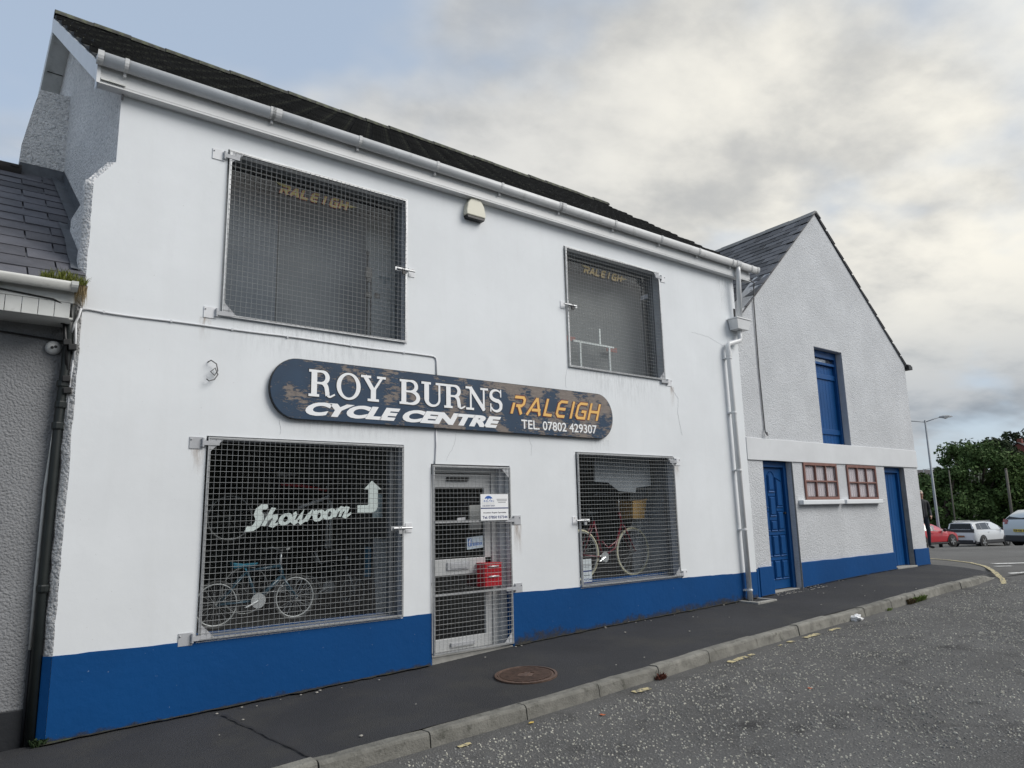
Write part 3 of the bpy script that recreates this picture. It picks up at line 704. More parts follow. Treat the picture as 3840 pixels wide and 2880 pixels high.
child(MB().box(9.88, 9.95, -.36, -.02, zg-.05, zg+.018).box(10.33, 10.40, -.36, -.02, zg-.05, zg+.022).box(9.95, 10.33, -.36, -.29, zg-.05, zg+.02).box(9.95, 10.33, -.29, -.02, zg-.05, zg-.008), 'kerb_frame', CEMENT, g, bevel=.01)
# broken pocket where the walls meet
child(MB().box(10.385, 10.437, -.004, .0, 4.79, 5.0), 'broken_pocket', BLACKMAT, shop)

# mud splashed up from the pavement on to the blue base
def splash_mat():
    m = bpy.data.materials.new('mud_splash'); m.use_nodes = True; nt = m.node_tree; N = nt.nodes; L = nt.links; b = N['Principled BSDF']
    b.inputs['Base Color'].default_value = (.050, .047, .040, 1); b.inputs['Roughness'].default_value = .9
    tc = N.new('ShaderNodeTexCoord'); n = N.new('ShaderNodeTexNoise'); n.inputs['Scale'].default_value = 7; n.inputs['Detail'].default_value = 9; n.inputs['Roughness'].default_value = .75; L.new(tc.outputs['Object'], n.inputs['Vector'])
    at = N.new('ShaderNodeAttribute'); at.attribute_name = 'fade'; ad = N.new('ShaderNodeMath'); ad.operation = 'MULTIPLY_ADD'; L.new(at.outputs['Fac'], ad.inputs[0]); ad.inputs[1].default_value = .42; L.new(n.outputs['Fac'], ad.inputs[2])
    mr = N.new('ShaderNodeMapRange'); mr.inputs[1].default_value = .62; mr.inputs[2].default_value = .95; L.new(ad.outputs[0], mr.inputs[0]); L.new(mr.outputs[0], b.inputs['Alpha']); return m
SPL = splash_mat()
for a, b, hmax in ((.80, 4.30, .10), (5.45, 10.43, .22)):
    xs = fr(a, b, .1); vs, fs, fd = [], [], []
    for i, x in enumerate(xs):
        hh = hmax*(.75+.5*mnoise.noise(Vector((x*.8, 3, 0)))); z0 = zp(x)-.02
        for k in range(4): vs.append((x, -.0085, z0+hh*k/3)); fd.append(1-k/3)
    fs = [(i*4+k, i*4+4+k, i*4+5+k, i*4+k+1) for i in range(len(xs)-1) for k in range(3)]
    me = bpy.data.meshes.new('mud_splash'); me.from_pydata(vs, [], fs); at = me.attributes.new('fade', 'FLOAT', 'POINT'); at.data.foreach_set('value', fd); me.update()
    o = link_mesh('mud_splash', me, SPL, shop); o.location = -SH

# ================================================================== THE BARN NEXT DOOR
barn = thing('gabled_barn', 'white roughcast barn with slate gable roof and blue doors', 'barn', (13.5, 0, .3))
BW = .012
LD = (12.94, 14.0, 2.79, 4.67); D1 = (10.895, 11.75, .0, 2.42); W1 = (12.135, 13.30, 1.742, 2.41); W2 = (13.68, 14.85, 1.73, 2.40); D2 = (15.25, 16.135, .1, 2.40)
mb = holed_wall(MB(), 10.44, 16.80, -.3, 4.70, [LD, D1, W1, W2, D2], BW, .35)
mb.prism([(10.44, 4.70), (16.80, 4.70), (16.80, 4.74), (13.5, 7.50), (10.44, 4.84)], BW, .35)
child(mb, 'front_wall', ROUGH2, barn)
SKB = .078
mb = MB(); 
for x0, x1 in ((10.46, 10.7), (16.55, 16.795)):
    mb.add([(x0, .35, -.3), (x1, .35, -.3), (x1+SKB*8, 8.3, -.3), (x0+SKB*8, 8.3, -.3), (x0, .35, 4.72), (x1, .35, 4.72), (x1+SKB*8, 8.3, 4.72), (x0+SKB*8, 8.3, 4.72)], [(0, 3, 2, 1), (4, 5, 6, 7), (0, 1, 5, 4), (1, 2, 6, 5), (2, 3, 7, 6), (3, 0, 4, 7)])
mb.box(10.7, 16.55, 8.0, 8.3, -.3, 4.7); mb.prism([(10.5, 4.7), (17.4, 4.7), (14.12, 7.45)], 8.0, 8.3)
child(mb, 'side_walls', ROUGH2, barn)
child(MB().box(10.72, 16.5, .8, .9, .0, 4.6).box(10.72, 16.5, .35, .9, 4.68, 4.74), 'inner_wall', DARKWALL, barn)
# smooth band between the storeys
mb = MB(); bt = fr(10.445, 16.80, .25)
top = [(x, 2.785+wob(x, 0, 0, 1.4, .010)) for x in bt]; bot = [(x, 2.412+wob(x, 0, 7, 1.4, .006)) for x in bt]
mb.prism(bot+top[::-1], -.010, BW); child(mb, 'band_course', pmat('band_paint', (.66, .675, .69), .65, var=.06, vscale=1.5, bump=.1, bscale=6, streak=.08), barn, bevel=.006)
# plinth pieces
def plinth(x0, x1, zt, zb=-.2, y=-.024):
    xs = fr(x0, x1, .12); t = [(x, zt+wob(x, 5, 0, 2.2, .012)) for x in xs]; child(MB().prism([(x0, zb), (x1, zb)]+t[::-1], y, BW), 'painted_plinth', BLUE, barn, bevel=.008)
plinth(10.442, 10.50, .645, y=-.010); plinth(10.50, 10.895, .665); plinth(11.755, 15.248, .672); plinth(16.137, 16.81, .692)
child(MB().add([(16.812, -.024, -.2), (16.812, 2.0, -.2), (16.812, 2.0, .69), (16.812, -.024, .69)], [(0, 1, 2, 3)]), 'painted_plinth', BLUE, barn)

# panelled blue door
d = empty('panelled_door', (10.9, .16, .25), 0, barn); d.location = Vector((10.9, .16, .25))-barn.location
child(MB().box(10.90, 10.935, .10, .20, .24, 2.41).box(11.655, 11.748, .10, .20, .24, 2.41).box(10.935, 11.655, .10, .20, 2.31, 2.41), 'door_frame', BLUE2, d, bevel=.005)
child(MB().box(10.94, 11.65, .15, .195, .265, 2.305), 'door_leaf', BLUE2, d)
def panel(x0, x1, z0, z1, arch=None):
    a = [(x0, z0), (x1, z0), (x1, z1), (x0, z1)]
    if arch == 'peak': a = [(x0, z0), (x1, z0), (x1, z1-.06), ((x0+x1)/2+.03, z1), ((x0+x1)/2-.03, z1), (x0, z1-.06)]
    if arch == 'l': a = [(x0, z0), (x1, z0), (x1, z1), (x0, z1-.07)]
    if arch == 'r': a = [(x0, z0), (x1, z0), (x1, z1-.07), (x0, z1)]
    cx, cz = sum(p[0] for p in a)/len(a), sum(p[1] for p in a)/len(a); mb = MB(); n = len(a)
    rings = []
    for sc, y in ((1.0, .150), (.99, .134), (.84, .146), (.74, .146), (.62, .132)):
        rings.append([(cx+(x-cx)*sc if abs(x-cx) > 0 else x, y, cz+(z-cz)*(1-(1-sc)*min(1, abs(x1-x0)/abs(z1-z0)))) for x, z in a])
    vs = [p for r_ in rings for p in r_]; fs = [(k*n+i, k*n+(i+1) % n, (k+1)*n+(i+1) % n, (k+1)*n+i) for k in range(4) for i in range(n)]+[tuple(range(4*n, 5*n))]
    child(mb.add(vs, fs), 'door_panel', BLUE2, d)
px0 = (10.975, 11.195, 11.415); pw = .195
panel(px0[0], px0[0]+pw, 1.62, 2.14, 'l'); panel(px0[1], px0[1]+pw, 1.88, 2.24, 'peak'); panel(px0[2], px0[2]+pw, 1.62, 2.14, 'r')
panel(px0[1], px0[1]+pw, 1.47, 1.82); panel(px0[1], px0[1]+pw, 1.22, 1.41)
for i in (0, 2): panel(px0[i], px0[i]+pw, 1.22, 1.56)
for i in range(3): panel(px0[i], px0[i]+pw, .80, 1.16); panel(px0[i], px0[i]+pw, .42, .74)
child(MB().lathe([(.018, -.045), (.022, -.03), (.012, -.01), (.02, 0)], (11.61, .148, 1.52), 'Y', 10), 'door_knob', BLACKPL, d)
child(MB().box(10.9, 11.75, .02, .34, -.1, pave_z(11.3, 0)+.02), 'door_step', CEMENT, barn, bevel=.01)
child(MB().box(11.751, 11.756, -.02, .1, .2, 2.41), 'reveal', CEMENT, barn)
# plain boarded blue door
d = empty('boarded_door', (15.26, .16, .36), 0, barn); d.location = Vector((15.26, .16, .36))-barn.location
child(MB().box(15.255, 15.30, .10, .2, .37, 2.395).box(16.03, 16.13, .10, .2, .37, 2.395).box(15.30, 16.03, .10, .2, 2.29, 2.395), 'door_frame', BLUE2, d, bevel=.005)
for i in range(6):
    x = 15.303+i*.121; child(MB().box(x+.002, x+.119, .15+random.uniform(-.002, .002), .19, .38, 2.285), 'door_board', BLUE2, d, bevel=.004)
child(MB().box(15.25, 16.14, -.045, .34, .05, .372), 'door_step', CEMENT, barn, bevel=.01)
child(MB().box(16.130, 16.134, .0, .10, .37, 2.395), 'reveal', CEMENT, barn)
# loading door upstairs
d = empty('loading_door', (12.95, .2, 2.8), 0, barn); d.location = Vector((12.95, .2, 2.8))-barn.location
child(MB().box(12.945, 13.0, .14, .25, 2.80, 4.66).box(13.93, 13.995, .14, .25, 2.80, 4.66).box(13.0, 13.93, .14, .25, 4.52, 4.66).box(13.0, 13.93, .145, .25, 4.38, 4.43), 'door_frame', BLUE2, d, bevel=.005)
for i in range(8):
    x = 13.002+i*.116; child(MB().box(x+.002, x+.114, .195+random.uniform(-.003, .003), .23, 2.82, 4.375), 'door_board', BLUE2, d, bevel=.004)
for z in (3.0, 4.1): child(MB().box(13.0, 13.93, .17, .196, z, z+.1), 'door_ledge', BLUE2, d, bevel=.004)
child(MB().box(13.0, 13.93, .19, .22, 4.435, 4.515), 'fanlight', GLASSD, d)
child(MB().box(13.994, 13.999, .015, .14, 2.79, 4.67).box(12.945, 13.995, .015, .14, 4.662, 4.668), 'reveal', GREYBLUE, barn)
# two boarded windows: brown frame, white panes behind a diamond lattice
BROWN = pmat('brown_window_paint', (.20, .095, .076), .6, var=.2, vscale=8)
LATT = pmat('diamond_lattice', (.36, .34, .37), .6, var=.1)
PANEW = pmat('obscured_white_pane', (.66, .61, .63), .5, var=.04)
for (x0, x1, z0, z1) in (W1, W2):
    w = empty('boarded_window', ((x0+x1)/2, 0, z0), 0, barn); w.location = Vector(((x0+x1)/2, 0, z0))-barn.location
    t = .05; mb = MB().box(x0, x1, -.014, .05, z0, z0+t).box(x0, x1, -.014, .05, z1-t, z1).box(x0, x0+t, -.014, .05, z0+t, z1-t).box(x1-t, x1, -.014, .05, z0+t, z1-t)
    zm = (z0+z1)/2; cw = (x1-x0-2*t); 
    for i in (1, 2): mb.box(x0+t+cw*i/3-.014, x0+t+cw*i/3+.014, -.012, .048, z0+t, z1-t)
    mb.box(x0+t, x1-t, -.010, .046, zm-.014, zm+.014)
    child(mb, 'frame', BROWN, w, bevel=.003)
    for i in range(3):
        for j in range(2):
            a, b = x0+t+cw*i/3, x0+t+cw*(i+1)/3; c_0, c_1 = (z0+t, zm) if j == 0 else (zm, z1-t)
            child(MB().box(a+.018, b-.018, .030, .036, c_0+.01, c_1-.01), 'pane', PANEW, w)
    lt = MB(); pitch_ = .075; hz = .085
    nxs = int(cw/pitch_)+1
    for k in range(nxs+1):
        x = x0+t+k*pitch_
        for sgn in (1, -1):
            p = []; zz_ = z0+t
            i = 0
            while zz_ < z1-t+.001:
                xx = min(max(x+sgn*(pitch_/4)*(1 if i % 2 else -1), x0+t), x1-t); p.append((xx, .014+.002*sgn, zz_)); zz_ += hz/2; i += 1
            lt.tube(p, .0026, 4, False)
    child(lt, 'lattice', LATT, w, kind='stuff')
for x0, x1 in ((11.90, 13.33), (13.41, 14.86)):
    child(MB().box(x0, x1, -.085, BW, 1.655, 1.738), 'window_sill', W_SMOOTH, barn, bevel=.012)

# roof
broof = empty('slate_roof', (13.5, 0, 7.5), 0, barn); broof.location = Vector((13.5, 0, 7.5))-barn.location
BR = Vector((13.5, 0, 7.56))
def slate_mesh(name, w, l, m, th=.009):
    mb = MB(); c = .012
    vs = [(c*.4, 0, .0), (w-c*.2, .004, .0), (w, l, 0), (0, l, 0)]; mb.add(vs+[(x, y, th) for x, y, _ in vs], [(0, 3, 2, 1), (4, 5, 6, 7), (0, 1, 5, 4), (1, 2, 6, 5), (2, 3, 7, 6), (3, 0, 4, 7)])
    me = mb.mesh(name); me.materials.append(m); return me
def slate_roof(origin, along, upv, ncols, nrows, w, ga, me, parent, off, stag=True, jig=.006, keep=None, tilt=.035):
    al = Vector(along).normalized(); u = Vector(upv).normalized(); nrm = al.cross(u).normalized()
    if nrm.z < 0: nrm = -nrm
    basis = Matrix(((al.x, u.x, nrm.x), (al.y, u.y, nrm.y), (al.z, u.z, nrm.z))).to_4x4(); k = 0
    for r in range(nrows):
        for c in range(ncols):
            s = c*w+(w/2 if (stag and r % 2) else 0)+random.uniform(-jig, jig)*.5
            p = origin+al*s+u*(r*ga+random.uniform(-jig, jig))+nrm*(.016+random.uniform(0, .004))
            if keep and not keep(p): continue
            t = bpy.data.objects.new('slate', me); col.objects.link(t); t.parent = parent
            t.matrix_local = Matrix.Translation(p-off)@basis@Matrix.Rotation(-tilt+random.uniform(-.008, .008), 4, 'X')@Matrix.Rotation(random.uniform(-.012, .012), 4, 'Z'); k += 1
    return k
# decks
ang_l = math.atan2(7.56-4.78, 13.5-10.42); upl = Vector((13.5-10.42, 0, 7.56-4.78)).normalized(); al_l = Vector((SKB, 1, 0)).normalized()
EL = Vector((10.46, -.016, 4.81)); ER = Vector((16.90, -.016, 4.655))
def slab(mb, a, b, c, d, th):
    n = (Vector(b)-Vector(a)).cross(Vector(d)-Vector(a)).normalized()*th; P = [Vector(p) for p in (a, b, c, d)]
    return mb.add(P+[p-n for p in P], [(0, 1, 2, 3), (7, 6, 5, 4), (0, 4, 5, 1), (1, 5, 6, 2), (2, 6, 7, 3), (3, 7, 4, 0)])
RT = Vector((13.5, -.016, 7.545)); DV = Vector((SKB*8.3, 8.3, 0))
mb = MB(); slab(mb, EL, RT, RT+DV, EL+DV, .012); slab(mb, RT, ER, ER+DV, RT+DV, .012)
child(mb, 'roof_deck', SLATE2, broof)
sm = slate_mesh('slate', .317, .36, SLATE2, .013)
off = Vector((13.5, 0, 7.5))
nr = int(((RT-EL).length-.36)/.2)+1
slate_roof(EL+Vector((0, -.012, 0)), al_l, (RT-EL), 12, nr, .33, .2, sm, broof, off, keep=lambda p: p.y < 3.3 and (p.x > 10.5) and p.y < .9+(p.z-4.8)*1.05, tilt=.055)
slate_roof(ER+Vector((0, -.012, 0)), al_l, (RT-ER), 2, int(((RT-ER).length-.36)/.2)+1, .33, .2, slate_mesh('slate', .317, .36, SLATE2, .006), broof, off, tilt=.03)
RC = pmat('grey_ridge_cap', (.22, .22, .215), .85, var=.2, vscale=6, rand=.12, bump=.4, bscale=40)
mb = MB(); prof = [(-.16, -.125), (-.15, -.108), (-.03, .006), (.03, .006), (.15, -.108), (.16, -.125), (0, -.02)]
mb.prism(prof, 0, .60); rc = mb.mesh('ridge_cap'); rc.materials.append(RC)
for i in range(10):
    t = bpy.data.objects.new('ridge_cap', rc); col.objects.link(t); t.parent = broof; t.location = RT+Vector((SKB*.6*i, .605*i-.01, .022+random.choice((0, 0, .010))))-off; t.rotation_euler = (random.uniform(-.012, .012), 0, -math.atan(SKB))
child(MB().box(16.86, 17.03, -.06, .1, 4.62, 4.70).box(16.83, 17.0, -.05, .1, 4.705, 4.73), 'eaves_end', BLACKPL, broof)
# thin cable down the barn front, ending in a hook
tag(MB().tube([(10.52, -.05, 5.50), (10.8, -.10, 5.56), (10.98, -.07, 5.55), (11.02, -.03, 5.50), (11.01, -.01, 5.2), (11.0, -.005, 4.0), (11.02, -.006, 2.95)], .011, 6).tube([(11.02, -.006, 2.96), (10.99, -.03, 2.90), (11.0, -.05, 2.85), (11.04, -.04, 2.84), (11.05, -.02, 2.90)], .012, 6).build('barn_cable', pmat('grey_cable', (.11, .11, .115), .6)), 'thin dark cable hanging down the barn roughcast to a hook', 'cable')

# ================================================================== THE LOW HOUSE ON THE LEFT
house = thing('low_house', 'low grey roughcast house with slate roof and black base', 'house', (0, .12, -.1))
NW = .13
child(MB().box(-9, .785, NW, .4, -.5, 3.45), 'front_wall', GREYWALL, house)
child(MB().box(-9, .784, NW-.018, NW, -.5, .185), 'black_plinth', BLACKPAINT, house, bevel=.006)
nroof = empty('slate_roof', (0, -.2, 3.6), 0, house); nroof.location = Vector((0, -.2, 3.6))-house.location
NE_, NR_ = Vector((-9, -.25, 3.55)), Vector((-9, 3.0, 5.79)); ax = Vector((9.775, 0, 0))
mb = MB(); slab(mb, NE_, NE_+ax, NR_+ax-Vector((.06, 0, 0)), NR_, .04); slab(mb, NR_, NR_+ax-Vector((.5, 0, 0)), NR_+ax+Vector((-.5, 3.2, -2.2)), NR_+Vector((0, 3.2, -2.2)), .04)
child(mb, 'roof_deck', SLATE, nroof)
sm2 = slate_mesh('slate', .415, .42, SLATE, .012); upn = (NR_-NE_)
slate_roof(Vector((-1.32, -.27, 3.54)), (1, 0, 0), upn, 6, 14, .42, .28, sm2, nroof, Vector((0, -.2, 3.6)), keep=lambda p: p.x < .355)
# slates cut to the wall, last column
def cutslate(x0, x1, r):
    u = upn.normalized(); p = Vector((x0, -.27, 3.54))+u*(r*.28)+Vector((0, -.57, .82)).normalized()*.022
    m = slate_mesh('slate', x1-x0, .42, SLATE, .012); t = bpy.data.objects.new('slate', m); col.objects.link(t); t.parent = nroof
    b = Matrix(((1, 0, 0), (0, u.y, -u.z), (0, u.z, u.y))).to_4x4(); t.matrix_local = Matrix.Translation(p-Vector((0, -.2, 3.6)))@b@Matrix.Rotation(-.035, 4, 'X')
for r in range(14):
    y_ = -.27+.28*r*.823; xe = .782 if y_ < 1.0 else gx_(y_)-.01; k = 0
    xs_ = [-1.32+c*.42+(.21 if r % 2 else 0) for c in range(8)]
    for x_ in xs_:
        if x_ >= .354 and x_ < xe-.03: cutslate(x_+.003, min(x_+.415, xe), r)
child(MB().tube([NR_+Vector((6.5, 0, .02)), NR_+Vector((9.36, 0, .02))], .10, 10), 'ridge_tile', pmat('clay_ridge', (.055, .048, .045), .8, var=.2), nroof, True)
# lead flashings stepping along the white gable
def flash(pts, up_, apron, nm='flashing'):
    mb = MB(); n = len(pts); vs = []
    for (x, y, z, nx, ny_) in pts: vs += [(x, y, z+up_), (x, y, z+.02), (x-nx*apron, y-ny_*apron, z+.03-ny_*apron*.68)]
    mb.add(vs, [(3*i+j, 3*i+j+1, 3*i+3+j+1, 3*i+3+j) for i in range(n-1) for j in range(2)]); child(mb, nm, LEAD, nroof)
rzf = lambda y: 3.585+(y+.25)*.689
flash([(.783-.0+wob(y, 0, 0, 4, .01), y, rzf(y), 1, 0) for y in fr(.02, .85, .15)], .14, .11)
flash([(gx_(y)-.155, y, rzf(y)+.0, 1, 0) for y in fr(.8, 1.25, .1)], .10, .08)
flash([(gx_(y)-.004, y, rzf(y), 1, 0) for y in fr(1.25, 3.0, .2)], .15, .12)
flash([(x, 3.015, rzf(3.0)-.02, 0, 1) for x in fr(.33, .80, .1)], .16, .14)
flash([(sx0-.004, y, rzf(2.99)-.0, 1, 0) for y in fr(2.9, 3.4, .1)], .13, .08)
# eaves
child(MB().box(-9, .70, -.225, -.2, 3.42, 3.56).box(-9, .70, -.20, NW, 3.285, 3.30), 'fascia', W_TRIM2, house)
for i in range(24):
    x = .675-(i+1)*.112; child(MB().box(x+.002, x+.110, -.222, -.203, 3.285, 3.418), 'eaves_board', W_TRIM2, house, bevel=.003)
gut2 = MB(); n = 10
for X in (-9, .70):
    for rr in (.066, .060):
        for k in range(n+1): a = math.pi*k/n; gut2.v.append((X, -.295-math.cos(a)*rr, 3.565-math.sin(a)*rr))
gut2.f = [(k, k+1, 2*m1+k+1, 2*m1+k) for k in range(n)]+[(m1+k, 3*m1+k, 3*m1+k+1, m1+k+1) for k in range(n)]+[(0, 2*m1, 3*m1, m1), (n, m1+n, 3*m1+n, 2*m1+n), tuple(range(2*m1+n, 2*m1-1, -1))]; gut2.mi = [0]*len(gut2.f)
g2 = child(gut2, 'gutter', W_TRIM2, house, True)
gutter_clip(.68, .05, g2, -.295, 3.565, .072, False, W_TRIM2, 0.)
# downpipe and conduit in the corner
DKPIPE = pmat('black_downpipe', (.012, .016, .016), .45, var=.2, vscale=6)
ndp = empty('downpipe', (.74, 0, 0), 0, house); ndp.location = Vector((.74, 0, 0))-house.location
child(MB().tube([(.700, -.02, 3.46), (.705, .03, 3.2), (.705, .05, 2.95), (.690, .06, 2.5), (.683, .06, 1.2), (.690, .06, -.15)], .036, 10), 'pipe', DKPIPE, ndp, True)
for z in (2.78, 2.60, 2.42, 1.1): child(MB().lathe([(.042, -.03), (.046, -.02), (.046, .02), (.042, .03)], (.697 if z > 2.5 else .688, .058, z), 'Z', 10), 'pipe_collar', DKPIPE, ndp)
child(MB().tube([(.68, .09, 2.58), (.645, .105, 1.9), (.642, .105, 1.2), (.645, .105, .63)], .014, 8), 'conduit', W_TRIM2, ndp, True)
child(MB().tube([(.645, .105, .63), (.65, .105, -.12)], .0145, 8), 'conduit_foot', BLACKPAINT, ndp, True)
# round lamp on the grey wall
lamp = thing('wall_lamp', 'round white twin lamp holder on the grey wall below the eaves', 'lamp', (.61, NW, 3.095))
child(MB().lathe([(.058, 0), (.060, -.012), (.058, -.03), (.045, -.048), (.022, -.058), (.004, -.06)], (.61, NW, 3.095), 'Y', 20), 'dome', W_TRIM, lamp, True)
for dx, dz in ((-.012, -.005), (.013, .004)): child(MB().lathe([(.0125, 0), (.0125, -.006)], (.61+dx, NW-.056, 3.093+dz), 'Y', 12), 'socket', BLACKPL, lamp)

# ================================================================== SECURITY GRILLES
def grille(name, label, o, y=-.018, hinge='l', hz=(), bolt_z=None, bars=(), wirep=.0505, seed=1):
    x0, x1, z0, z1 = o; g = thing(name, label, 'security grille', (x0 if hinge == 'l' else x1, y, z0)); rng = random.Random(seed)
    t = .011; mb = MB()
    mb.box(x0+.012, x1-.012, y-t, y+t, z0+.012, z0+.012+2*t).box(x0+.012, x1-.012, y-t, y+t, z1-.012-2*t, z1-.012)
    mb.box(x0+.012, x0+.012+2*t, y-t, y+t, z0+.034, z1-.034).box(x1-.012-2*t, x1-.012, y-t, y+t, z0+.034, z1-.034)
    child(mb, 'frame', GALV, g)
    for zb in bars: child(MB().box(x0+.034, x1-.034, y-t-.004, y+t-.004, zb-.012, zb+.012), 'cross_bar', GALV, g)
    wm = MB(); r = .0019; nx = int((x1-x0-.05)/wirep); nz = int((z1-z0-.05)/wirep)
    f1, f2 = rng.random()*9, rng.random()*9
    bow = lambda x, z: y-.013-.006*math.sin((x-x0)/(x1-x0)*math.pi)*math.sin((z-z0)/(z1-z0)*math.pi)+wob(x, f1, z, 1.1, .012)
    for i in range(nx+1):
        x = x0+.025+(x1-x0-.05)*i/nx
        wm.tube([(x+wob(x, f2, z, 1.6, .011), bow(x, z), z) for z in fr(z0+.02, z1-.02, .35)], r, 4, False)
    for j in range(nz+1):
        z = z0+.025+(z1-z0-.05)*j/nz
        wm.tube([(x, bow(x, z)-2*r, z+wob(x, f1+4, z, 1.6, .011)) for x in fr(x0+.02, x1-.02, .35)], r, 4, False)
    child(wm, 'wire_mesh', WIRE, g, kind='stuff')
    s = -1 if hinge == 'l' else 1; xe = x0 if hinge == 'l' else x1
    for z in hz:
        h_ = MB().box(min(xe+s*.15, xe+s*.03), max(xe+s*.15, xe+s*.03), -.008, -.0005, z-.055, z+.055)
        child(h_, 'hinge_plate', WPLATE if o in (UL, UR, LR, DR) else GREYPLATE, g, bevel=.002)
        child(MB().tube([(xe+s*.035, -.022, z-.035), (xe+s*.035, -.022, z+.045)], .012, 8).obox((xe-s*.035, -.030, z), (.075, 0, 0), (0, .004, 0), (0, 0, .02)), 'hinge_strap', GREYPLATE, g)
        for k in (-1, 1): child(MB().lathe([(.008, 0), (.007, -.007), (.003, -.01)], (xe+s*(.09-.045*k), -.008, z-.03*k), 'Y', 8), 'screw', GALV, g)
        cx = xe-s*.03; zz_ = z0+.03 if z < (z0+z1)/2 else z1-.03; dz = .12 if z < (z0+z1)/2 else -.12
        if o != DR: child(MB().prism([(cx, zz_), (cx-s*.12, zz_), (cx, zz_+dz)], y-.008, y-.002), 'corner_gusset', GREYPLATE, g)
    if bolt_z:
        xb = x1 if hinge == 'l' else x0; sb = 1 if hinge == 'l' else -1
        b = child(MB().obox((xb-sb*.09, y-.022, bolt_z), (.085, 0, 0), (0, .004, 0), (0, 0, .022)).tube([(xb-sb*.15, y-.036, bolt_z), (xb+sb*.075, y-.036, bolt_z)], .011, 8), 'bolt', GALV, g)
        child(MB().box(xb-sb*.075-.02, xb-sb*.075+.02, y-.055, y-.035, bolt_z-.06, bolt_z-.022).tube([(xb-sb*.075-.013, y-.045, bolt_z-.025), (xb-sb*.075-.013, y-.045, bolt_z+.01), (xb-sb*.075, y-.045, bolt_z+.02), (xb-sb*.075+.013, y-.045, bolt_z+.01), (xb-sb*.075+.013, y-.045, bolt_z-.025)], .004, 6), 'padlock', BLACKPL if o in (UL, UR) else GALV, g)
        child(MB().box(min(xb+sb*.02, xb+sb*.10), max(xb+sb*.02, xb+sb*.10), -.007, -.0005, bolt_z-.052, bolt_z+.052), 'keeper_plate', WPLATE, g, bevel=.002)
    return g
GRP = 'hinged mesh grilles on the shop front'
gs = [grille('security_grille', 'wire mesh grille over the large upper window on the left', UL, hz=(5.21, 3.575), bolt_z=4.405, seed=1),
      grille('security_grille', 'wire mesh grille over the upper window above the phone number', UR, hinge='r', hz=(5.185, 3.53), bolt_z=4.41, seed=2),
      grille('security_grille', 'wire mesh grille over the showroom window', LL, hz=(2.32, .585), bolt_z=1.485, seed=3),
      grille('security_grille', 'wire mesh grille over the lower window with the basket bicycle', LR, hinge='r', hz=(2.325, .69), bolt_z=1.505, seed=4),
      grille('security_grille', 'tall barred mesh grille closing off the shop doorway', (4.31, 5.44, .10, 2.185), hinge='r', hz=(1.535, .735), bars=(1.535, .74), seed=5)]
for g in gs: g['group'] = GRP

# ================================================================== LETTERING
def text_mb(s, x0, x1, z0, z1, y, shear=0.0, bold=0.0, th=.003, spacing=1.0, flip=False, slope=0.0):
    cu = bpy.data.curves.new('lettering', 'FONT'); cu.body = s; cu.size = 1; cu.offset = bold; cu.space_character = spacing; cu.resolution_u = 4; cu.fill_mode = 'FRONT'
    ob = bpy.data.objects.new('lettering_tmp', cu); col.objects.link(ob); dg = bpy.context.evaluated_depsgraph_get(); ev = ob.evaluated_get(dg); me = ev.to_mesh()
    vs = [(v.co.x+shear*v.co.y, v.co.y) for v in me.vertices]; fs = [tuple(p.vertices) for p in me.polygons]; ev.to_mesh_clear(); bpy.data.objects.remove(ob); bpy.data.curves.remove(cu)
    a0, a1 = min(v[0] for v in vs), max(v[0] for v in vs); b0, b1 = min(v[1] for v in vs), max(v[1] for v in vs)
    if flip: vs = [(a0+a1-x, z) for x, z in vs]
    mb = MB(); P = [(x0+(x-a0)/(a1-a0)*(x1-x0), z0+(z-b0)/(b1-b0)*(z1-z0)+slope*(x-a0)/(a1-a0)) for x, z in vs]
    mb.add([(x, y-th, z) for x, z in P], fs)
    # thin edge
    bm = {}
    for f in fs:
        for i in range(len(f)):
            e = tuple(sorted((f[i], f[(i+1) % len(f)]))); bm[e] = bm.get(e, 0)+1
    n0 = len(mb.v); mb.v += [(x, y, z) for x, z in P]
    for (a, b), k in bm.items():
        if k == 1: mb.f.append((a, b, b+n0, a+n0)); mb.mi.append(0)
    return mb
_lift = [0]
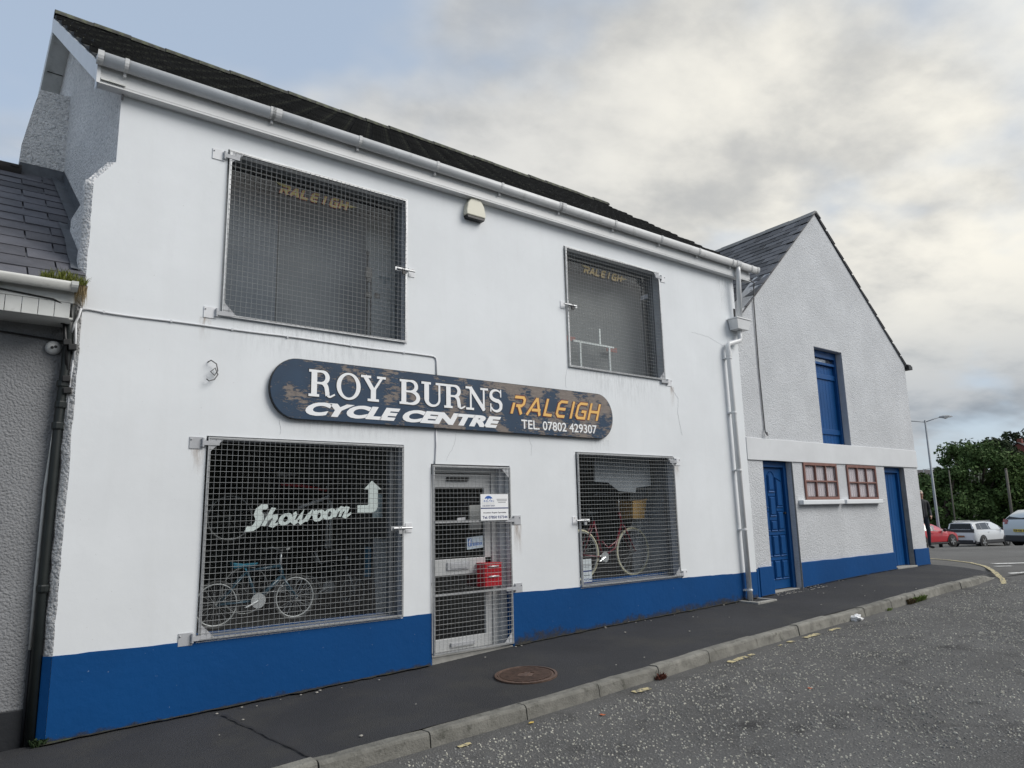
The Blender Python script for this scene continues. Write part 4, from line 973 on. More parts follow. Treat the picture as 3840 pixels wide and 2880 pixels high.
def strip(mb, path, w, T, y, th=.003):
    """a brush stroke: path in letter space, w one width or one per point, T maps letter space to (x, z)"""
    n = len(path); ws = w if isinstance(w, (list, tuple)) else [w]*n; Lp, Rp = [], []
    if len(ws) != n: ws = [ws[min(len(ws)-1, round(i*(len(ws)-1)/(n-1)))] for i in range(n)]
    for i, p in enumerate(path):
        a, b = path[max(0, i-1)], path[min(n-1, i+1)]; dx, dy = b[0]-a[0], b[1]-a[1]; l = math.hypot(dx, dy) or 1
        if 0 < i < n-1:
            d1 = (path[i][0]-a[0], path[i][1]-a[1]); d2 = (b[0]-path[i][0], b[1]-path[i][1]); l1, l2 = math.hypot(*d1) or 1, math.hypot(*d2) or 1
            cosv = (d1[0]*d2[0]+d1[1]*d2[1])/(l1*l2); k = 1/max(.45, math.sqrt(max(.0, (1+cosv)/2)))
            n1 = (d1[0]/l1+d2[0]/l2, d1[1]/l1+d2[1]/l2); ln = math.hypot(*n1) or 1; dx, dy, l = n1[0], n1[1], ln
        else: k = 1
        nx, ny_ = -dy/l, dx/l; h = ws[i]/2*k
        Lp.append(T(p[0]+nx*h, p[1]+ny_*h)); Rp.append(T(p[0]-nx*h, p[1]-ny_*h))
    _lift[0] = (_lift[0]+1) % 9; yf = y-th-_lift[0]*.00022
    vs = [(x, yf, z) for x, z in Lp]+[(x, yf, z) for x, z in Rp]+[(x, y, z) for x, z in Lp]+[(x, y, z) for x, z in Rp]
    fs = [(i, i+1, n+i+1, n+i) for i in range(n-1)]+[(i, 2*n+i, 2*n+i+1, i+1) for i in range(n-1)]+[(n+i, n+i+1, 3*n+i+1, 3*n+i) for i in range(n-1)]+[(0, n, 3*n, 2*n), (n-1, 3*n-1, 4*n-1, 2*n-1)]
    mb.add(vs, fs); return mb
def arc(cx, cy, rx, ry, a0, a1, n=14):
    return [(cx+rx*math.cos(R(a0+(a1-a0)*i/n)), cy+ry*math.sin(R(a0+(a1-a0)*i/n))) for i in range(n+1)]
def fit(x0, x1, z0, z1, shear=0.0, rise=0.0):
    return lambda u, v: (x0+(x1-x0)*u+shear*v*(z1-z0), z0+(z1-z0)*v+rise*u)

# slab serif capitals in a unit box
def serif(ch, x0, x1, z0, z1, y, mb):
    w = x1-x0; h = z1-z0; T = lambda u, v: (x0+u*h, z0+v*h); A = w/h; st = .22; th = .11; sf = .095
    bar = lambda a, b, c, d: strip(mb, [(a, (c+d)/2), (b, (c+d)/2)], d-c, T, y)
    stem = lambda x, s=st, a=0, b=1: strip(mb, [(x, a), (x, b)], s, T, y)
    if ch in 'RB':
        stem(.17*A+.03); sx = .17*A+.03; bar(0, sx+.2, 0, sf); bar(0, sx+.18, 1-sf, 1)
        if ch == 'R':
            rx = A*.80-sx-.26
            strip(mb, [(sx, .955), (A*.42, .955)]+arc(A*.48, .735, max(.12, A*.80-A*.48-st/2), .22, 90, -90, 12)+[(A*.42, .515), (sx, .515)], [.085]*2+[.09+.08*math.sin(math.pi*i/12) for i in range(13)]+[.085]*2, T, y)
            strip(mb, [(A*.46, .515)]+arc(A*.50, .30, A*.17, .21, 90, 10, 6)+[(A*.70, .12)]+arc(A*.80, .12, A*.085, .09, 180, 290, 5)+[(A*.985, .13)], [.08, .10, .14, .16, .165, .165, .165, .165, .15, .12, .10, .085, .075, .065, .06], T, y)
        else:
            strip(mb, [(sx, .96), (A*.50, .96)]+arc(A*.54, .745, A*.80-A*.54, .215, 90, -90, 12)+[(A*.5, .53), (sx, .53)], [.08]*2+[.09+.075*math.sin(math.pi*i/12) for i in range(13)]+[.08]*2, T, y)
            strip(mb, [(sx, .53), (A*.50, .53)]+arc(A*.54, .285, A*.90-A*.54, .245, 90, -90, 12)+[(A*.5, .04), (sx, .04)], [.08]*2+[.09+.085*math.sin(math.pi*i/12) for i in range(13)]+[.08]*2, T, y)
    if ch == 'O':
        n = 36; o_ = [(A/2+A/2*math.cos(R(360*i/n)), .5+.52*math.sin(R(360*i/n))) for i in range(n)]; i_ = [(A/2+(A/2-.175)*math.cos(R(360*i/n)), .5+.435*math.sin(R(360*i/n))) for i in range(n)]
        P = [T(*p) for p in o_]+[T(*p) for p in i_]; k = 2*n
        mb.add([(x, y-.0035, z) for x, z in P]+[(x, y, z) for x, z in P], [(i, (i+1) % n, n+(i+1) % n, n+i) for i in range(n)]+[(i, i+k, (i+1) % n+k, (i+1) % n) for i in range(n)]+[(n+i, n+(i+1) % n, n+(i+1) % n+k, n+i+k) for i in range(n)])
    if ch == 'Y':
        cx = A*.5; stem(cx, st, 0, .46); bar(cx-.24, cx+.24, 0, sf)
        strip(mb, [(A*.15, .98), (cx+.01, .40)], .17, T, y); strip(mb, [(A*.86, .98), (cx+.02, .42)], .10, T, y)
        bar(0, A*.40, 1-sf, 1); bar(A*.64, A, 1-sf, 1)
    if ch == 'U':
        xl, xr = A*.23, A*.80
        strip(mb, [(xl, 1), (xl, .32)]+arc((xl+xr)/2, .30, (xr-xl)/2, .265, 180, 360, 16)+[(xr, .34), (xr, 1)], [st, st]+[st-(st-.085)*math.sin(math.pi*i/22) if i < 12 else .095 for i in range(17)]+[.09, .09], T, y)
        bar(0, xl+.20, 1-sf, 1); bar(xr-.18, A+.02, 1-sf, 1)
    if ch == 'N':
        xl, xr = A*.21, A*.80
        stem(xl, .09); stem(xr, .09); strip(mb, [(xl-.03, .97), (xr+.02, .03)], .175, T, y)
        bar(0, xl+.16, 0, sf); bar(-.02, xl+.05, 1-sf, 1); bar(xr-.17, A+.01, 1-sf, 1)
    if ch == 'S':
        p = arc(A*.5, .745, A*.355, .215, 25, 180, 10)+arc(A*.62, .70, A*.475, .20, 190, 235, 4)+[(A*.5, .50)]+arc(A*.38, .31, A*.46, .22, 55, -5, 5)+arc(A*.5, .27, A*.345, .235, -20, -165, 10)
        strip(mb, p, [.06+.085*min(1, abs(i-1)/9) if i < 11 else .17 if i < 21 else .06+.09*(len(p)-1-i)/10 for i in range(len(p))], T, y)
        strip(mb, [(A*.83, .66), (A*.83, 1.0)], .06, T, y); strip(mb, [(A*.13, .0), (A*.13, .36)], .06, T, y)
# ---- the weathered board over the door
def sign_mat():
    m = bpy.data.materials.new('peeling_navy_sign_paint'); m.use_nodes = True; nt = m.node_tree; N = nt.nodes; L = nt.links; b = N['Principled BSDF']; b.inputs['Roughness'].default_value = .6
    tc = N.new('ShaderNodeTexCoord'); mp = N.new('ShaderNodeMapping'); mp.inputs['Scale'].default_value = (1.0, 1, 4.2); L.new(tc.outputs['Object'], mp.inputs[0])
    def nz(sc, d, r, v): 
        n = N.new('ShaderNodeTexNoise'); n.inputs['Scale'].default_value = sc; n.inputs['Detail'].default_value = d; n.inputs['Roughness'].default_value = r; L.new(v, n.inputs['Vector']); return n.outputs['Fac']
    def mr(v, lo, hi):
        n = N.new('ShaderNodeMapRange'); n.inputs[1].default_value = lo; n.inputs[2].default_value = hi; L.new(v, n.inputs[0]); return n.outputs[0]
    def mx(f, a, c):
        n = N.new('ShaderNodeMix'); n.data_type = 'RGBA'; L.new(f, n.inputs[0])
        for i, v in ((6, a), (7, c)):
            if isinstance(v, tuple): n.inputs[i].default_value = (*v, 1)
            else: L.new(v, n.inputs[i])
        return n.outputs[2]
    sp = N.new('ShaderNodeSeparateXYZ'); L.new(tc.outputs['Object'], sp.inputs[0])
    wood = mx(nz(14, 6, .7, mp.outputs[0]), (.075, .062, .056), (.30, .255, .225)); navy = mx(nz(5, 5, .6, tc.outputs['Object']), (.006, .022, .050), (.014, .052, .110))
    big = nz(3.2, 3, .5, tc.outputs['Object']); fine = nz(11, 10, .75, mp.outputs[0])
    a = N.new('ShaderNodeMath'); a.operation = 'MULTIPLY_ADD'; L.new(fine, a.inputs[0]); a.inputs[1].default_value = .60; 
    a2 = N.new('ShaderNodeMath'); a2.operation = 'MULTIPLY'; L.new(big, a2.inputs[0]); a2.inputs[1].default_value = .55; L.new(a2.outputs[0], a.inputs[2])
    # worn more to the right and along the top edge
    g = N.new('ShaderNodeMath'); g.operation = 'MULTIPLY_ADD'; L.new(mr(sp.outputs[0], 3.6, 6.6), g.inputs[0]); g.inputs[1].default_value = .062; L.new(a.outputs[0], g.inputs[2])
    g2 = N.new('ShaderNodeMath'); g2.operation = 'MULTIPLY_ADD'; L.new(mr(sp.outputs[2], 3.02, 3.2), g2.inputs[0]); g2.inputs[1].default_value = .05; L.new(g.outputs[0], g2.inputs[2])
    L.new(mx(mr(g2.outputs[0], .630, .650), navy, wood), b.inputs['Base Color'])
    bp = N.new('ShaderNodeBump'); bp.inputs['Strength'].default_value = .5; bp.inputs['Distance'].default_value = .004; L.new(mr(g2.outputs[0], .650, .628), bp.inputs['Height']); L.new(bp.outputs[0], b.inputs['Normal'])
    return m
SIGN = sign_mat()
sign = thing('shop_sign', 'long weathered navy board lettered ROY BURNS CYCLE CENTRE over the door', 'sign', (4.83, -.03, 2.6))
sl, sr_, sb_, st_ = 2.43, 7.24, 2.598, 3.208
rad = (st_-sb_)/2
def stadium(g=0.0):
    return arc(sr_-rad*.9, (sb_+st_)/2, rad*.9+g, rad+g, -90, 90, 18)+arc(sl+rad*.9, (sb_+st_)/2, rad*.9+g, rad+g, 90, 270, 18)
child(MB().prism(stadium(), -.050, -.02), 'board', SIGN, sign)
child(MB().prism(stadium(.007), -.045, -.012), 'black_edge', BLACKPAINT, sign)
child(MB().box(3.2, 3.3, -.012, -.001, 2.65, 3.15).box(6.3, 6.4, -.012, -.001, 2.65, 3.15), 'batten', BLACKPAINT, sign)
SYF = -.0505
for ch, a, b in (('R', 2.822, 3.112), ('O', 3.125, 3.400), ('Y', 3.402, 3.700), ('B', 3.872, 4.138), ('U', 4.152, 4.452), ('R', 4.458, 4.756), ('N', 4.765, 5.088), ('S', 5.100, 5.318)):
    mb = MB(); mo = MB(); serif(ch, a, b, 2.838, 3.118, SYF-.0015, mb); serif(ch, a-.008, b+.008, 2.829, 3.127, SYF+.0022, mo)
    child(mo, 'letter_outline', BLACKPAINT, sign); child(mb, 'serif_letter', WHITELET, sign)
child(text_mb('CYCLE', 2.795, 3.885, 2.640, 2.783, SYF, .32, .06, spacing=1.02), 'slanted_lettering', WHITELET, sign)
child(text_mb('CENTRE', 3.912, 5.285, 2.640, 2.783, SYF, .32, .06, spacing=1.02), 'slanted_lettering', WHITELET, sign)
child(text_mb('TEL. 07802 429307', 5.60, 6.915, 2.655, 2.772, SYF, 0, .012), 'phone_number', WHITELET, sign)
ORANGE = pmat('faded_orange_vinyl', (.80, .47, .13), .5, var=.06); DKRED = pmat('dark_red_outline', (.13, .018, .02), .5, var=.1)
def ralphabet():
    s = {}
    s['R'] = [[(.10, 0), (.10, .60)], [(.06, .92), (.72, .92), (.86, .80), (.86, .58), (.72, .46), (.30, .46)], [(.50, .44), (.84, .0)]]
    s['A'] = [[(.05, 0), (.48, .97)], [(.48, .97), (.88, 0)], [(.30, .30), (.86, .30)]]
    s['L'] = [[(.12, 1), (.12, .10), (.85, .08)]]
    s['E'] = [[(.85, .92), (.30, .92), (.14, .78), (.12, .22), (.28, .08), (.82, .08)], [(.22, .50), (.78, .50)]]
    s['I'] = [[(.45, 0), (.45, 1)]]
    s['G'] = [[(.88, .92), (.30, .92), (.14, .78), (.12, .22), (.28, .08), (.84, .08), (.84, .46), (.50, .46)]]
    s['H'] = [[(.12, 0), (.12, 1)], [(.84, 0), (.84, 1)], [(.20, .50), (.76, .50)]]
    return s
RAL = ralphabet()
def raleigh(cells, z0, z1, y, sh, wd, m1_, m2_, parent, drop=0.0):
    mf, mo = MB(), MB()
    for ch, a, b, dz in cells:
        T = fit(a, b, z0+dz, z1+dz, sh); k = (b-a)/(z1-z0)
        for p in RAL[ch]:
            q = [(u*k, v) for u, v in p]; T2 = lambda u, v, T=T, k=k: T(u/k, v)
            strip(mf, q, wd, T2, y-.002, .002); strip(mo, [q[0]]+q[1:], wd+.10, T2, y, .001)
    child(mo, 'letter_outline', m2_, parent); child(mf, 'slanted_brand_lettering', m1_, parent)
raleigh([('R', 5.425, 5.63, 0), ('A', 5.675, 5.93, 0), ('L', 5.955, 6.125, 0), ('E', 6.155, 6.36, 0), ('I', 6.385, 6.50, 0), ('G', 6.50, 6.715, 0), ('H', 6.735, 6.955, 0)], 2.835, 3.070, SYF, .34, .155, ORANGE, DKRED, sign)

# ---- showroom lettering and arrow stuck on the glass
GY = .146
show = thing('showroom_lettering', 'white script lettering reading Showroom on the lower left window glass', 'lettering', (2.85, GY, 1.5))
PALEV = pmat('pale_green_white_vinyl', (.62, .70, .68), .5, var=.04)
mb = MB()
def script(paths, x0, x1, zb, h, sh=.42):
    T = lambda u, v: (x0+u*(x1-x0)+sh*v*h, zb+v*h)
    k = (x1-x0)/h
    for p, w in paths:
        q = [(u*k, v) for u, v in p]; strip(mb, q, [a*1.5+.09 for a in w], lambda u, v: T(u/k, v), GY, .0015)
def cw(n, a, b): return [a+(b-a)*math.sin(math.pi*i/(n-1)) for i in range(n)]
xh = .096
S_ = [(.95, .92), (.80, 1.02), (.55, 1.0), (.36, .86), (.38, .70), (.58, .56), (.68, .38), (.60, .16), (.38, .02), (.10, -.02), (-.14, .0)]
script([(S_, [.03, .10, .13, .15, .17, .19, .19, .17, .13, .09, .12])], 2.33, 2.46, 1.525, .205, .30)
h_ = [[(.02, .0), (.20, 1.75)], [(.10, .55), (.34, .92), (.56, .92), (.62, .70), (.56, .10), (.72, .02), (.95, .25)]]
script([(h_[0], [.20, .26]), (h_[1], cw(7, .08, .26))], 2.475, 2.625, 1.545, xh*1.05, .42)
o_p = arc(.45, .48, .36, .44, 100, 460, 18); o_w = [.12+.12*abs(math.sin(math.pi*i/9)) for i in range(19)]
w_p = [(.02, .85), (.10, .95), (.16, .80), (.12, .20), (.28, .02), (.42, .25), (.52, .92), (.52, .25), (.66, .02), (.84, .30), (.92, .85), (1.0, .88)]
r_p = [(.05, 0), (.22, .90), (.30, .98), (.55, .80), (.80, .95), (.92, .86)]
m_p = [[(.02, 0), (.10, .92)], [(.08, .55), (.24, .92), (.36, .86), (.34, .02)], [(.36, .50), (.54, .92), (.66, .86), (.62, .10), (.74, .02), (.98, .40)]]
script([(o_p, o_w)], 2.63, 2.755, 1.560, xh*1.05, .30); script([(w_p, cw(12, .10, .22))], 2.745, 2.925, 1.568, xh*1.05, .35)
script([(r_p, cw(6, .12, .22))], 2.915, 3.0, 1.578, xh*1.05, .35)
script([(o_p, o_w)], 2.985, 3.10, 1.588, xh*1.05, .30); script([(o_p, o_w)], 3.10, 3.215, 1.602, xh*1.05, .30)
script([(m_p[0], [.2, .2]), (m_p[1], cw(4, .12, .2)), (m_p[2], cw(6, .10, .2))], 3.215, 3.40, 1.617, xh*1.05, .35)
child(mb, 'script_word', PALEV, show)
ar = [(3.482, 1.737), (3.482, 1.660), (3.65, 1.658), (3.70, 1.675), (3.722, 1.72), (3.722, 1.905), (3.765, 1.905), (3.648, 2.0), (3.555, 1.905), (3.608, 1.905), (3.608, 1.745), (3.60, 1.738)]
tag(MB().prism(ar, GY-.0015, GY).build('arrow_sticker', PALEV), 'pale arrow turning upward on the lower left window glass', 'arrow sticker')
YEL = pmat('yellow_sticker', (.19, .165, .03), .5, var=.1); RED2 = pmat('red_sticker', (.30, .06, .05), .5, var=.1)
for nm, x0, x1, zt, m1_, m2_ in (('yellow RALEIGH sticker with red edging on the upper left window glass', 2.50, 3.33, 5.15, YEL, RED2), ('faded tan RALEIGH sticker on the upper right window glass', 6.98, 7.82, 5.135, pmat('tan_sticker', (.40, .32, .16), .6, var=.15), pmat('tan_sticker_edge', (.30, .22, .14), .6, var=.15))):
    st = thing('window_sticker', nm, 'sticker', ((x0+x1)/2, .15, zt-.09))
    dx = (x1-x0)/7.4
    raleigh([(c, x0+.02+i*dx, x0+.02+(i+.88)*dx, 0) for i, c in enumerate('RALEIGH')], zt-.105, zt, .1545, .30, .22, m1_, m2_, st)
    for sw in ([(x0-.04, zt+.015), (x0+.10, zt+.012), (x0+.04, zt-.02)], [(x1-.02, zt-.03), (x1+.10, zt-.035), (x1-.01, zt-.065)]): child(MB().prism(sw, .153, .1545), 'swoosh', m1_, st)

# ---- notices round the door
NAVY = pmat('navy_print', (.01, .03, .16), .5); DKTXT = pmat('dark_print', (.02, .02, .05), .5); BLUEPR = pmat('blue_print', (.03, .12, .42), .5); GREENPR = pmat('grey_print', (.22, .23, .25), .6)
def msm(parent, y, partial=False):
    child(MB().box(4.96, 5.368, y, y+.004, 1.540, 1.846), 'panel', WHITELET, parent)
    yy = y-.0005
    n = 24; T = fit(4.995, 5.155, 1.70, 1.83)
    child(MB().prism(arc(5.075, 1.745, .075, .082, 8, 172, 14), yy-.001, yy), 'blue_disc', BLUEPR, parent)
    child(text_mb('msm', 4.985, 5.17, 1.728, 1.795, yy-.001, .2, .03, .0012), 'logo_lettering', WHITELET, parent)
    child(text_mb('CAR BODY SHOP', 4.985, 5.165, 1.702, 1.716, yy, .0, .01, .001), 'lettering', NAVY, parent)
    child(MB().box(4.962, 5.366, yy-.001, yy, 1.676, 1.688), 'blue_stripe', NAVY, parent)
    child(text_mb('Accident Repair Specialist', 4.995, 5.335, 1.618, 1.638, yy, 0, .008, .001), 'lettering', DKTXT, parent)
    child(text_mb('Tel: 07850 937344', 4.985, 5.352, 1.560, 1.592, yy, 0, .012, .001), 'lettering', NAVY, parent)
    mbx = MB()
    for i, (a, b) in enumerate(((5.195, 5.35), (5.20, 5.345), (5.215, 5.33))): mbx.box(a, b, yy-.001, yy, 1.783-i*.018, 1.789-i*.018)
    child(mbx, 'fine_print', GREENPR, parent)
ms = thing('hanging_notice', 'white msm car body shop notice hung on the door grille', 'notice', (5.16, -.04, 1.54))
msm(ms, -.048)
fb = thing('door_sticker', 'pale blue facebook sticker on the door glass', 'sticker', (5.03, .18, 1.21))
PALEB = pmat('pale_blue_sticker', (.50, .60, .68), .6, var=.05)
fbp = [(4.912, 1.345), (5.146, 1.362), (5.148, 1.222), (4.916, 1.205)]
child(MB().prism(fbp, .180, .1825), 'backing', PALEB, fb)
child(MB().prism([(4.93, 1.33), (4.98, 1.334), (4.982, 1.243), (4.932, 1.24)], .179, .1798), 'blue_square', BLUEPR, fb)
child(text_mb('f', 4.945, 4.97, 1.25, 1.325, .1788, 0, .03, .0006), 'letter', WHITELET, fb)
child(text_mb('facebook', 4.992, 5.138, 1.245, 1.30, .1798, 0, .015, .0008, slope=.008), 'lettering', BLUEPR, fb)
tag(MB().prism([(4.958, 1.722), (5.128, 1.726), (5.128, 1.436), (4.956, 1.432)], .181, .1825).build('door_notice', pmat('faded_notice', (.36, .37, .36), .7, var=.08)), 'faded grey paper notice taped inside the door glass', 'notice')
tag(MB().prism([(4.78, 1.575), (4.90, 1.585), (4.902, 1.53), (4.782, 1.525)], .181, .1825).build('door_card', WHITELET), 'small white card on the door glass left of the faded notice', 'card')
ls = thing('window_notice', 'white notice with navy stripes in the lower right window corner', 'notice', (6.8, .14, .68))
child(MB().box(6.70, 6.90, .140, .144, .680, .995), 'panel', pmat('faded_white_card', (.60, .66, .68), .6), ls)
child(MB().box(6.701, 6.899, .1388, .1398, .832, .848).box(6.701, 6.899, .1388, .1398, .684, .70), 'blue_stripe', NAVY, ls)
child(text_mb('r Specialist', 6.735, 6.87, .775, .795, .1398, 0, .008, .0008), 'lettering', DKTXT, ls); child(text_mb('0 937344', 6.715, 6.895, .715, .745, .1398, 0, .012, .0008), 'lettering', NAVY, ls)
child(MB().box(6.72, 6.88, .139, .1398, .925, .931).box(6.72, 6.885, .139, .1398, .906, .912).box(6.75, 6.86, .139, .1398, .888, .894), 'fine_print', GREENPR, ls)
# red box on the door grille
rb = thing('red_box', 'red metal box with two silver handles behind the door grille', 'box', (5.16, .1, .776))
child(MB().box(5.037, 5.288, .004, .17, .776, 1.036), 'case', REDPAINT, rb, bevel=.004)
child(MB().box(5.045, 5.28, -.0015, .004, .785, .93).box(5.045, 5.28, -.0015, .004, .945, 1.03).box(5.032, 5.293, -.004, .175, 1.037, 1.048), 'drawer_front', REDPAINT, rb, bevel=.002)
for z in (1.008, .895): child(MB().tube([(5.09, -.001, z), (5.10, -.016, z), (5.23, -.016, z), (5.24, -.001, z)], .0075, 8), 'handle', CHROME, rb, True)

# ---- alarm box, cables
al = thing('alarm_box', 'cream rounded alarm box under the gutter', 'alarm box', (4.92, 0, 5.24))
pf = [(4.79, 5.30), (4.79, 5.36), (4.81, 5.45), (4.86, 5.525), (4.935, 5.552), (5.01, 5.525), (5.06, 5.45), (5.08, 5.36), (5.08, 5.30)]
CREAM = pmat('cream_plastic', (.66, .64, .53), .45, var=.04)
child(MB().prism(pf, -.085, 0), 'cover', CREAM, al, bevel=.012); child(MB().prism([(4.793, 5.297), (5.077, 5.297), (5.06, 5.26), (4.81, 5.26)], -.08, 0), 'strobe', BLACKPL, al, bevel=.006)
CABW = pmat('white_painted_cable', (.62, .63, .65), .6, var=.1)
CABG = pmat('grey_eaves_cable', (.30, .30, .31), .6, var=.15)
def cable(name, pts, r, m, label, clips=()):
    c = thing(name, label, 'cable', pts[0])
    child(MB().tube(pts, r, 6), 'run', m, c, True)
    for p in clips: child(MB().box(p[0]-.008, p[0]+.008, -.016, 0, p[2]-.012, p[2]+.012), 'clip', m, c)
cp = [(.78, -.01, 3.43), (.83, -.009, 3.442)]+[(x, -.009, 3.437+wob(x, 0, 0, 1.3, .012)) for x in fr(1.0, 4.3, .25)]+[(4.345, -.009, 3.438), (4.375, -.009, 3.42), (4.384, -.009, 3.38), (4.384, -.009, 3.21)]
cable('wall_cable', cp, .0085, CABW, 'white cable clipped along the wall above the sign', [(x, 0, 3.437) for x in (.95, 1.5, 2.05, 2.6, 3.3, 3.95)])
cable('wall_cable', [(4.372, -.009, 2.60), (4.374, -.009, 2.4), (4.366, -.009, 2.25), (4.352, -.009, 2.19)], .0085, CABW, 'short white cable from the sign down to the door head')
ec = [(.955, -.02, 5.48), (.958, -.02, 5.535), (.985, -.02, 5.582)]+[(x, -.014, 5.566+wob(x, 1, 0, 1.0, .014)) for x in fr(1.1, 10.35, .4)]
cable('eaves_cable', ec, .012, CABG, 'grey cable running under the whole length of the fascia', [(x, 0, 5.56) for x in fr(1.4, 10.2, .8)])
cable('eaves_cable', [(x, -.009, 5.538+wob(x, 4, 0, 1.0, .016)) for x in fr(1.2, 10.38, .4)], .008, CABW, 'lower thin white cable just below the grey eaves cable')
cable('wire_stub', [(1.845, -.002, 3.09), (1.86, -.05, 3.10), (1.91, -.05, 3.07), (1.93, -.03, 3.01), (1.90, -.04, 2.96), (1.86, -.05, 2.99), (1.90, -.05, 3.03), (1.93, -.04, 2.97), (1.90, -.04, 2.92), (1.85, -.05, 2.90), (1.83, -.04, 2.92)], .006, pmat('stub_wire', (.16, .16, .16), .6), 'curled loose wire ends sticking out of the wall left of the sign')
# aerial brackets and clamps bundled in the corner under the left gutter
bd = thing('corner_cable_bundle', 'black clamps, brackets and cables bundled in the corner under the left gutter', 'cables', (.70, .05, 2.6))
child(MB().tube([(.655, -.02, 3.33), (.69, .0, 3.10), (.72, .04, 2.85)], .014, 8).tube([(.70, .0, 3.30), (.725, .03, 3.0), (.73, .05, 2.7)], .012, 8).tube([(.64, -.03, 3.345), (.652, -.025, 3.28)], .018, 8), 'bracket_arm', BLACKPL, bd, True)
for p in ((.695, .0, 3.13), (.735, -.01, 3.09), (.715, .03, 2.82), (.73, .03, 2.72)): child(MB().obox(p, (.03, 0, .004), (0, .03, 0), (-.003, 0, .026)), 'clamp', BLACKPL, bd, bevel=.006)
child(MB().tube([(.775, -.012, 3.44), (.76, -.03, 3.36), (.735, -.02, 3.29), (.72, .0, 3.22)], .011, 6).tube([(.745, -.01, 3.33), (.757, .0, 3.15), (.758, .03, 2.95)], .010, 6).tube([(.757, .02, 3.05), (.75, .04, 2.7), (.745, .03, 2.5)], .008, 6), 'pale_cable', CABW, bd, True)
child(MB().tube([(-.5, -.23, 3.47), (.2, -.232, 3.455), (.55, -.23, 3.43), (.68, -.20, 3.38), (.71, -.06, 3.30)], .007, 6).tube([(-.5, .11, 3.205), (.2, .112, 3.19), (.6, .11, 3.165), (.72, .09, 3.15)], .008, 6), 'black_cable', BLACKPL, bd, True)
# grass growing in the end of the gutter
gv = random.Random(5); mb = MB(); mr_ = MB()
for i in range(620):
    x = gv.uniform(.44, .76); y = -.29+gv.uniform(-.045, .045); h = gv.uniform(.04, .13)*(.6+.4*math.sin((x-.44)/.32*math.pi)); lx, ly = gv.uniform(-.05, .05), gv.uniform(-.06, .03); a = gv.random()*3.14; w = .0035
    dx, dy = math.cos(a)*w, math.sin(a)*w
    mb.add([(x-dx, y-dy, 3.56), (x+dx, y+dy, 3.56), (x+lx*.5+dx*.6, y+ly*.5+dy*.6, 3.56+h*.7), (x+lx*.5-dx*.6, y+ly*.5-dy*.6, 3.56+h*.7), (x+lx, y+ly, 3.56+h*.95)], [(0, 1, 2, 3), (3, 2, 4)])
for i in range(110):
    x = gv.uniform(.69, .775); y = -.27+gv.uniform(-.05, .06); h = gv.uniform(.06, .20); a = gv.random()*3.14; w = .003; dx, dy = math.cos(a)*w, math.sin(a)*w; lx = gv.uniform(-.02, .02)
    mr_.add([(x-dx, y-dy, 3.56), (x+dx, y+dy, 3.56), (x+lx, y, 3.56-h)], [(0, 1, 2)])
gt = thing('grass_tuft', 'green grass tuft growing out of the left gutter end', 'grass', (.62, -.29, 3.55))
child(mb, 'blades', GRASS, gt); child(mr_, 'dry_roots', DEADGRASS, gt)

# ---- things on the ground
mh = thing('manhole_cover', 'round rusty iron manhole cover in the pavement', 'manhole cover', (4.745, -1.085, pave_z(4.745, -1.085)))
tilt = Vector((-(zp(5.2)-zp(4.3))/.9, -.025, 1)).normalized()
mh.rotation_mode = 'QUATERNION'; mh.rotation_quaternion = Vector((0, 0, 1)).rotation_difference(tilt)
def loc_part(mb, name, m, parent, smooth=False, bevel=0): return mb.build(name, m, parent, smooth, bevel)
loc_part(MB().lathe([(.315, -.03), (.315, .014), (.29, .016), (.288, .009), (.288, -.03)], n=40), 'rim', IRON, mh)
loc_part(MB().lathe([(.280, -.03), (.280, .009), (.001, .009)], n=40), 'cover', IRON, mh)
mb = MB()
for i in range(-11, 12):
    x = i*.0235; L_ = math.sqrt(max(0, .262**2-x*x))
    if L_ > .04:
        segs = [(-L_, L_)] if abs(x) > .05 else [(-L_, -.075), (.075, L_)]
        for a, b in segs: mb.box(x-.006, x+.006, a, b, .0092, .0155)
mb2 = MB()
for i in range(len(mb.v)): mb.v[i] = (mb.v[i][0]*.82-mb.v[i][1]*.57, mb.v[i][0]*.57+mb.v[i][1]*.82, mb.v[i][2])
loc_part(mb, 'ribs', IRON, mh); loc_part(MB().obox((0, 0, .012), (.055, .038, 0), (-.016, .023, 0), (0, 0, .003)), 'name_plate', IRON, mh)
# crumpled tissue by the kerb
lt = bpy.data.meshes.new('crumpled_tissue'); bm = bmesh.new(); bmesh.ops.create_icosphere(bm, subdivisions=3, radius=.075)
for v in bm.verts: v.co *= 1+.55*mnoise.noise(v.co*22)+.25*mnoise.noise(v.co*60); v.co.z *= .75; v.co.z = max(v.co.z, -.03)
bm.to_mesh(lt); bm.free(); o = link_mesh('crumpled_tissue', lt, pmat('white_tissue', (.80, .80, .80), .8, var=.03)); o.location = (10.17, yk(10.17)-.05, road_z(10.17, -1.73)+.032); tag(o, 'crumpled white tissue lying by the kerb', 'litter')
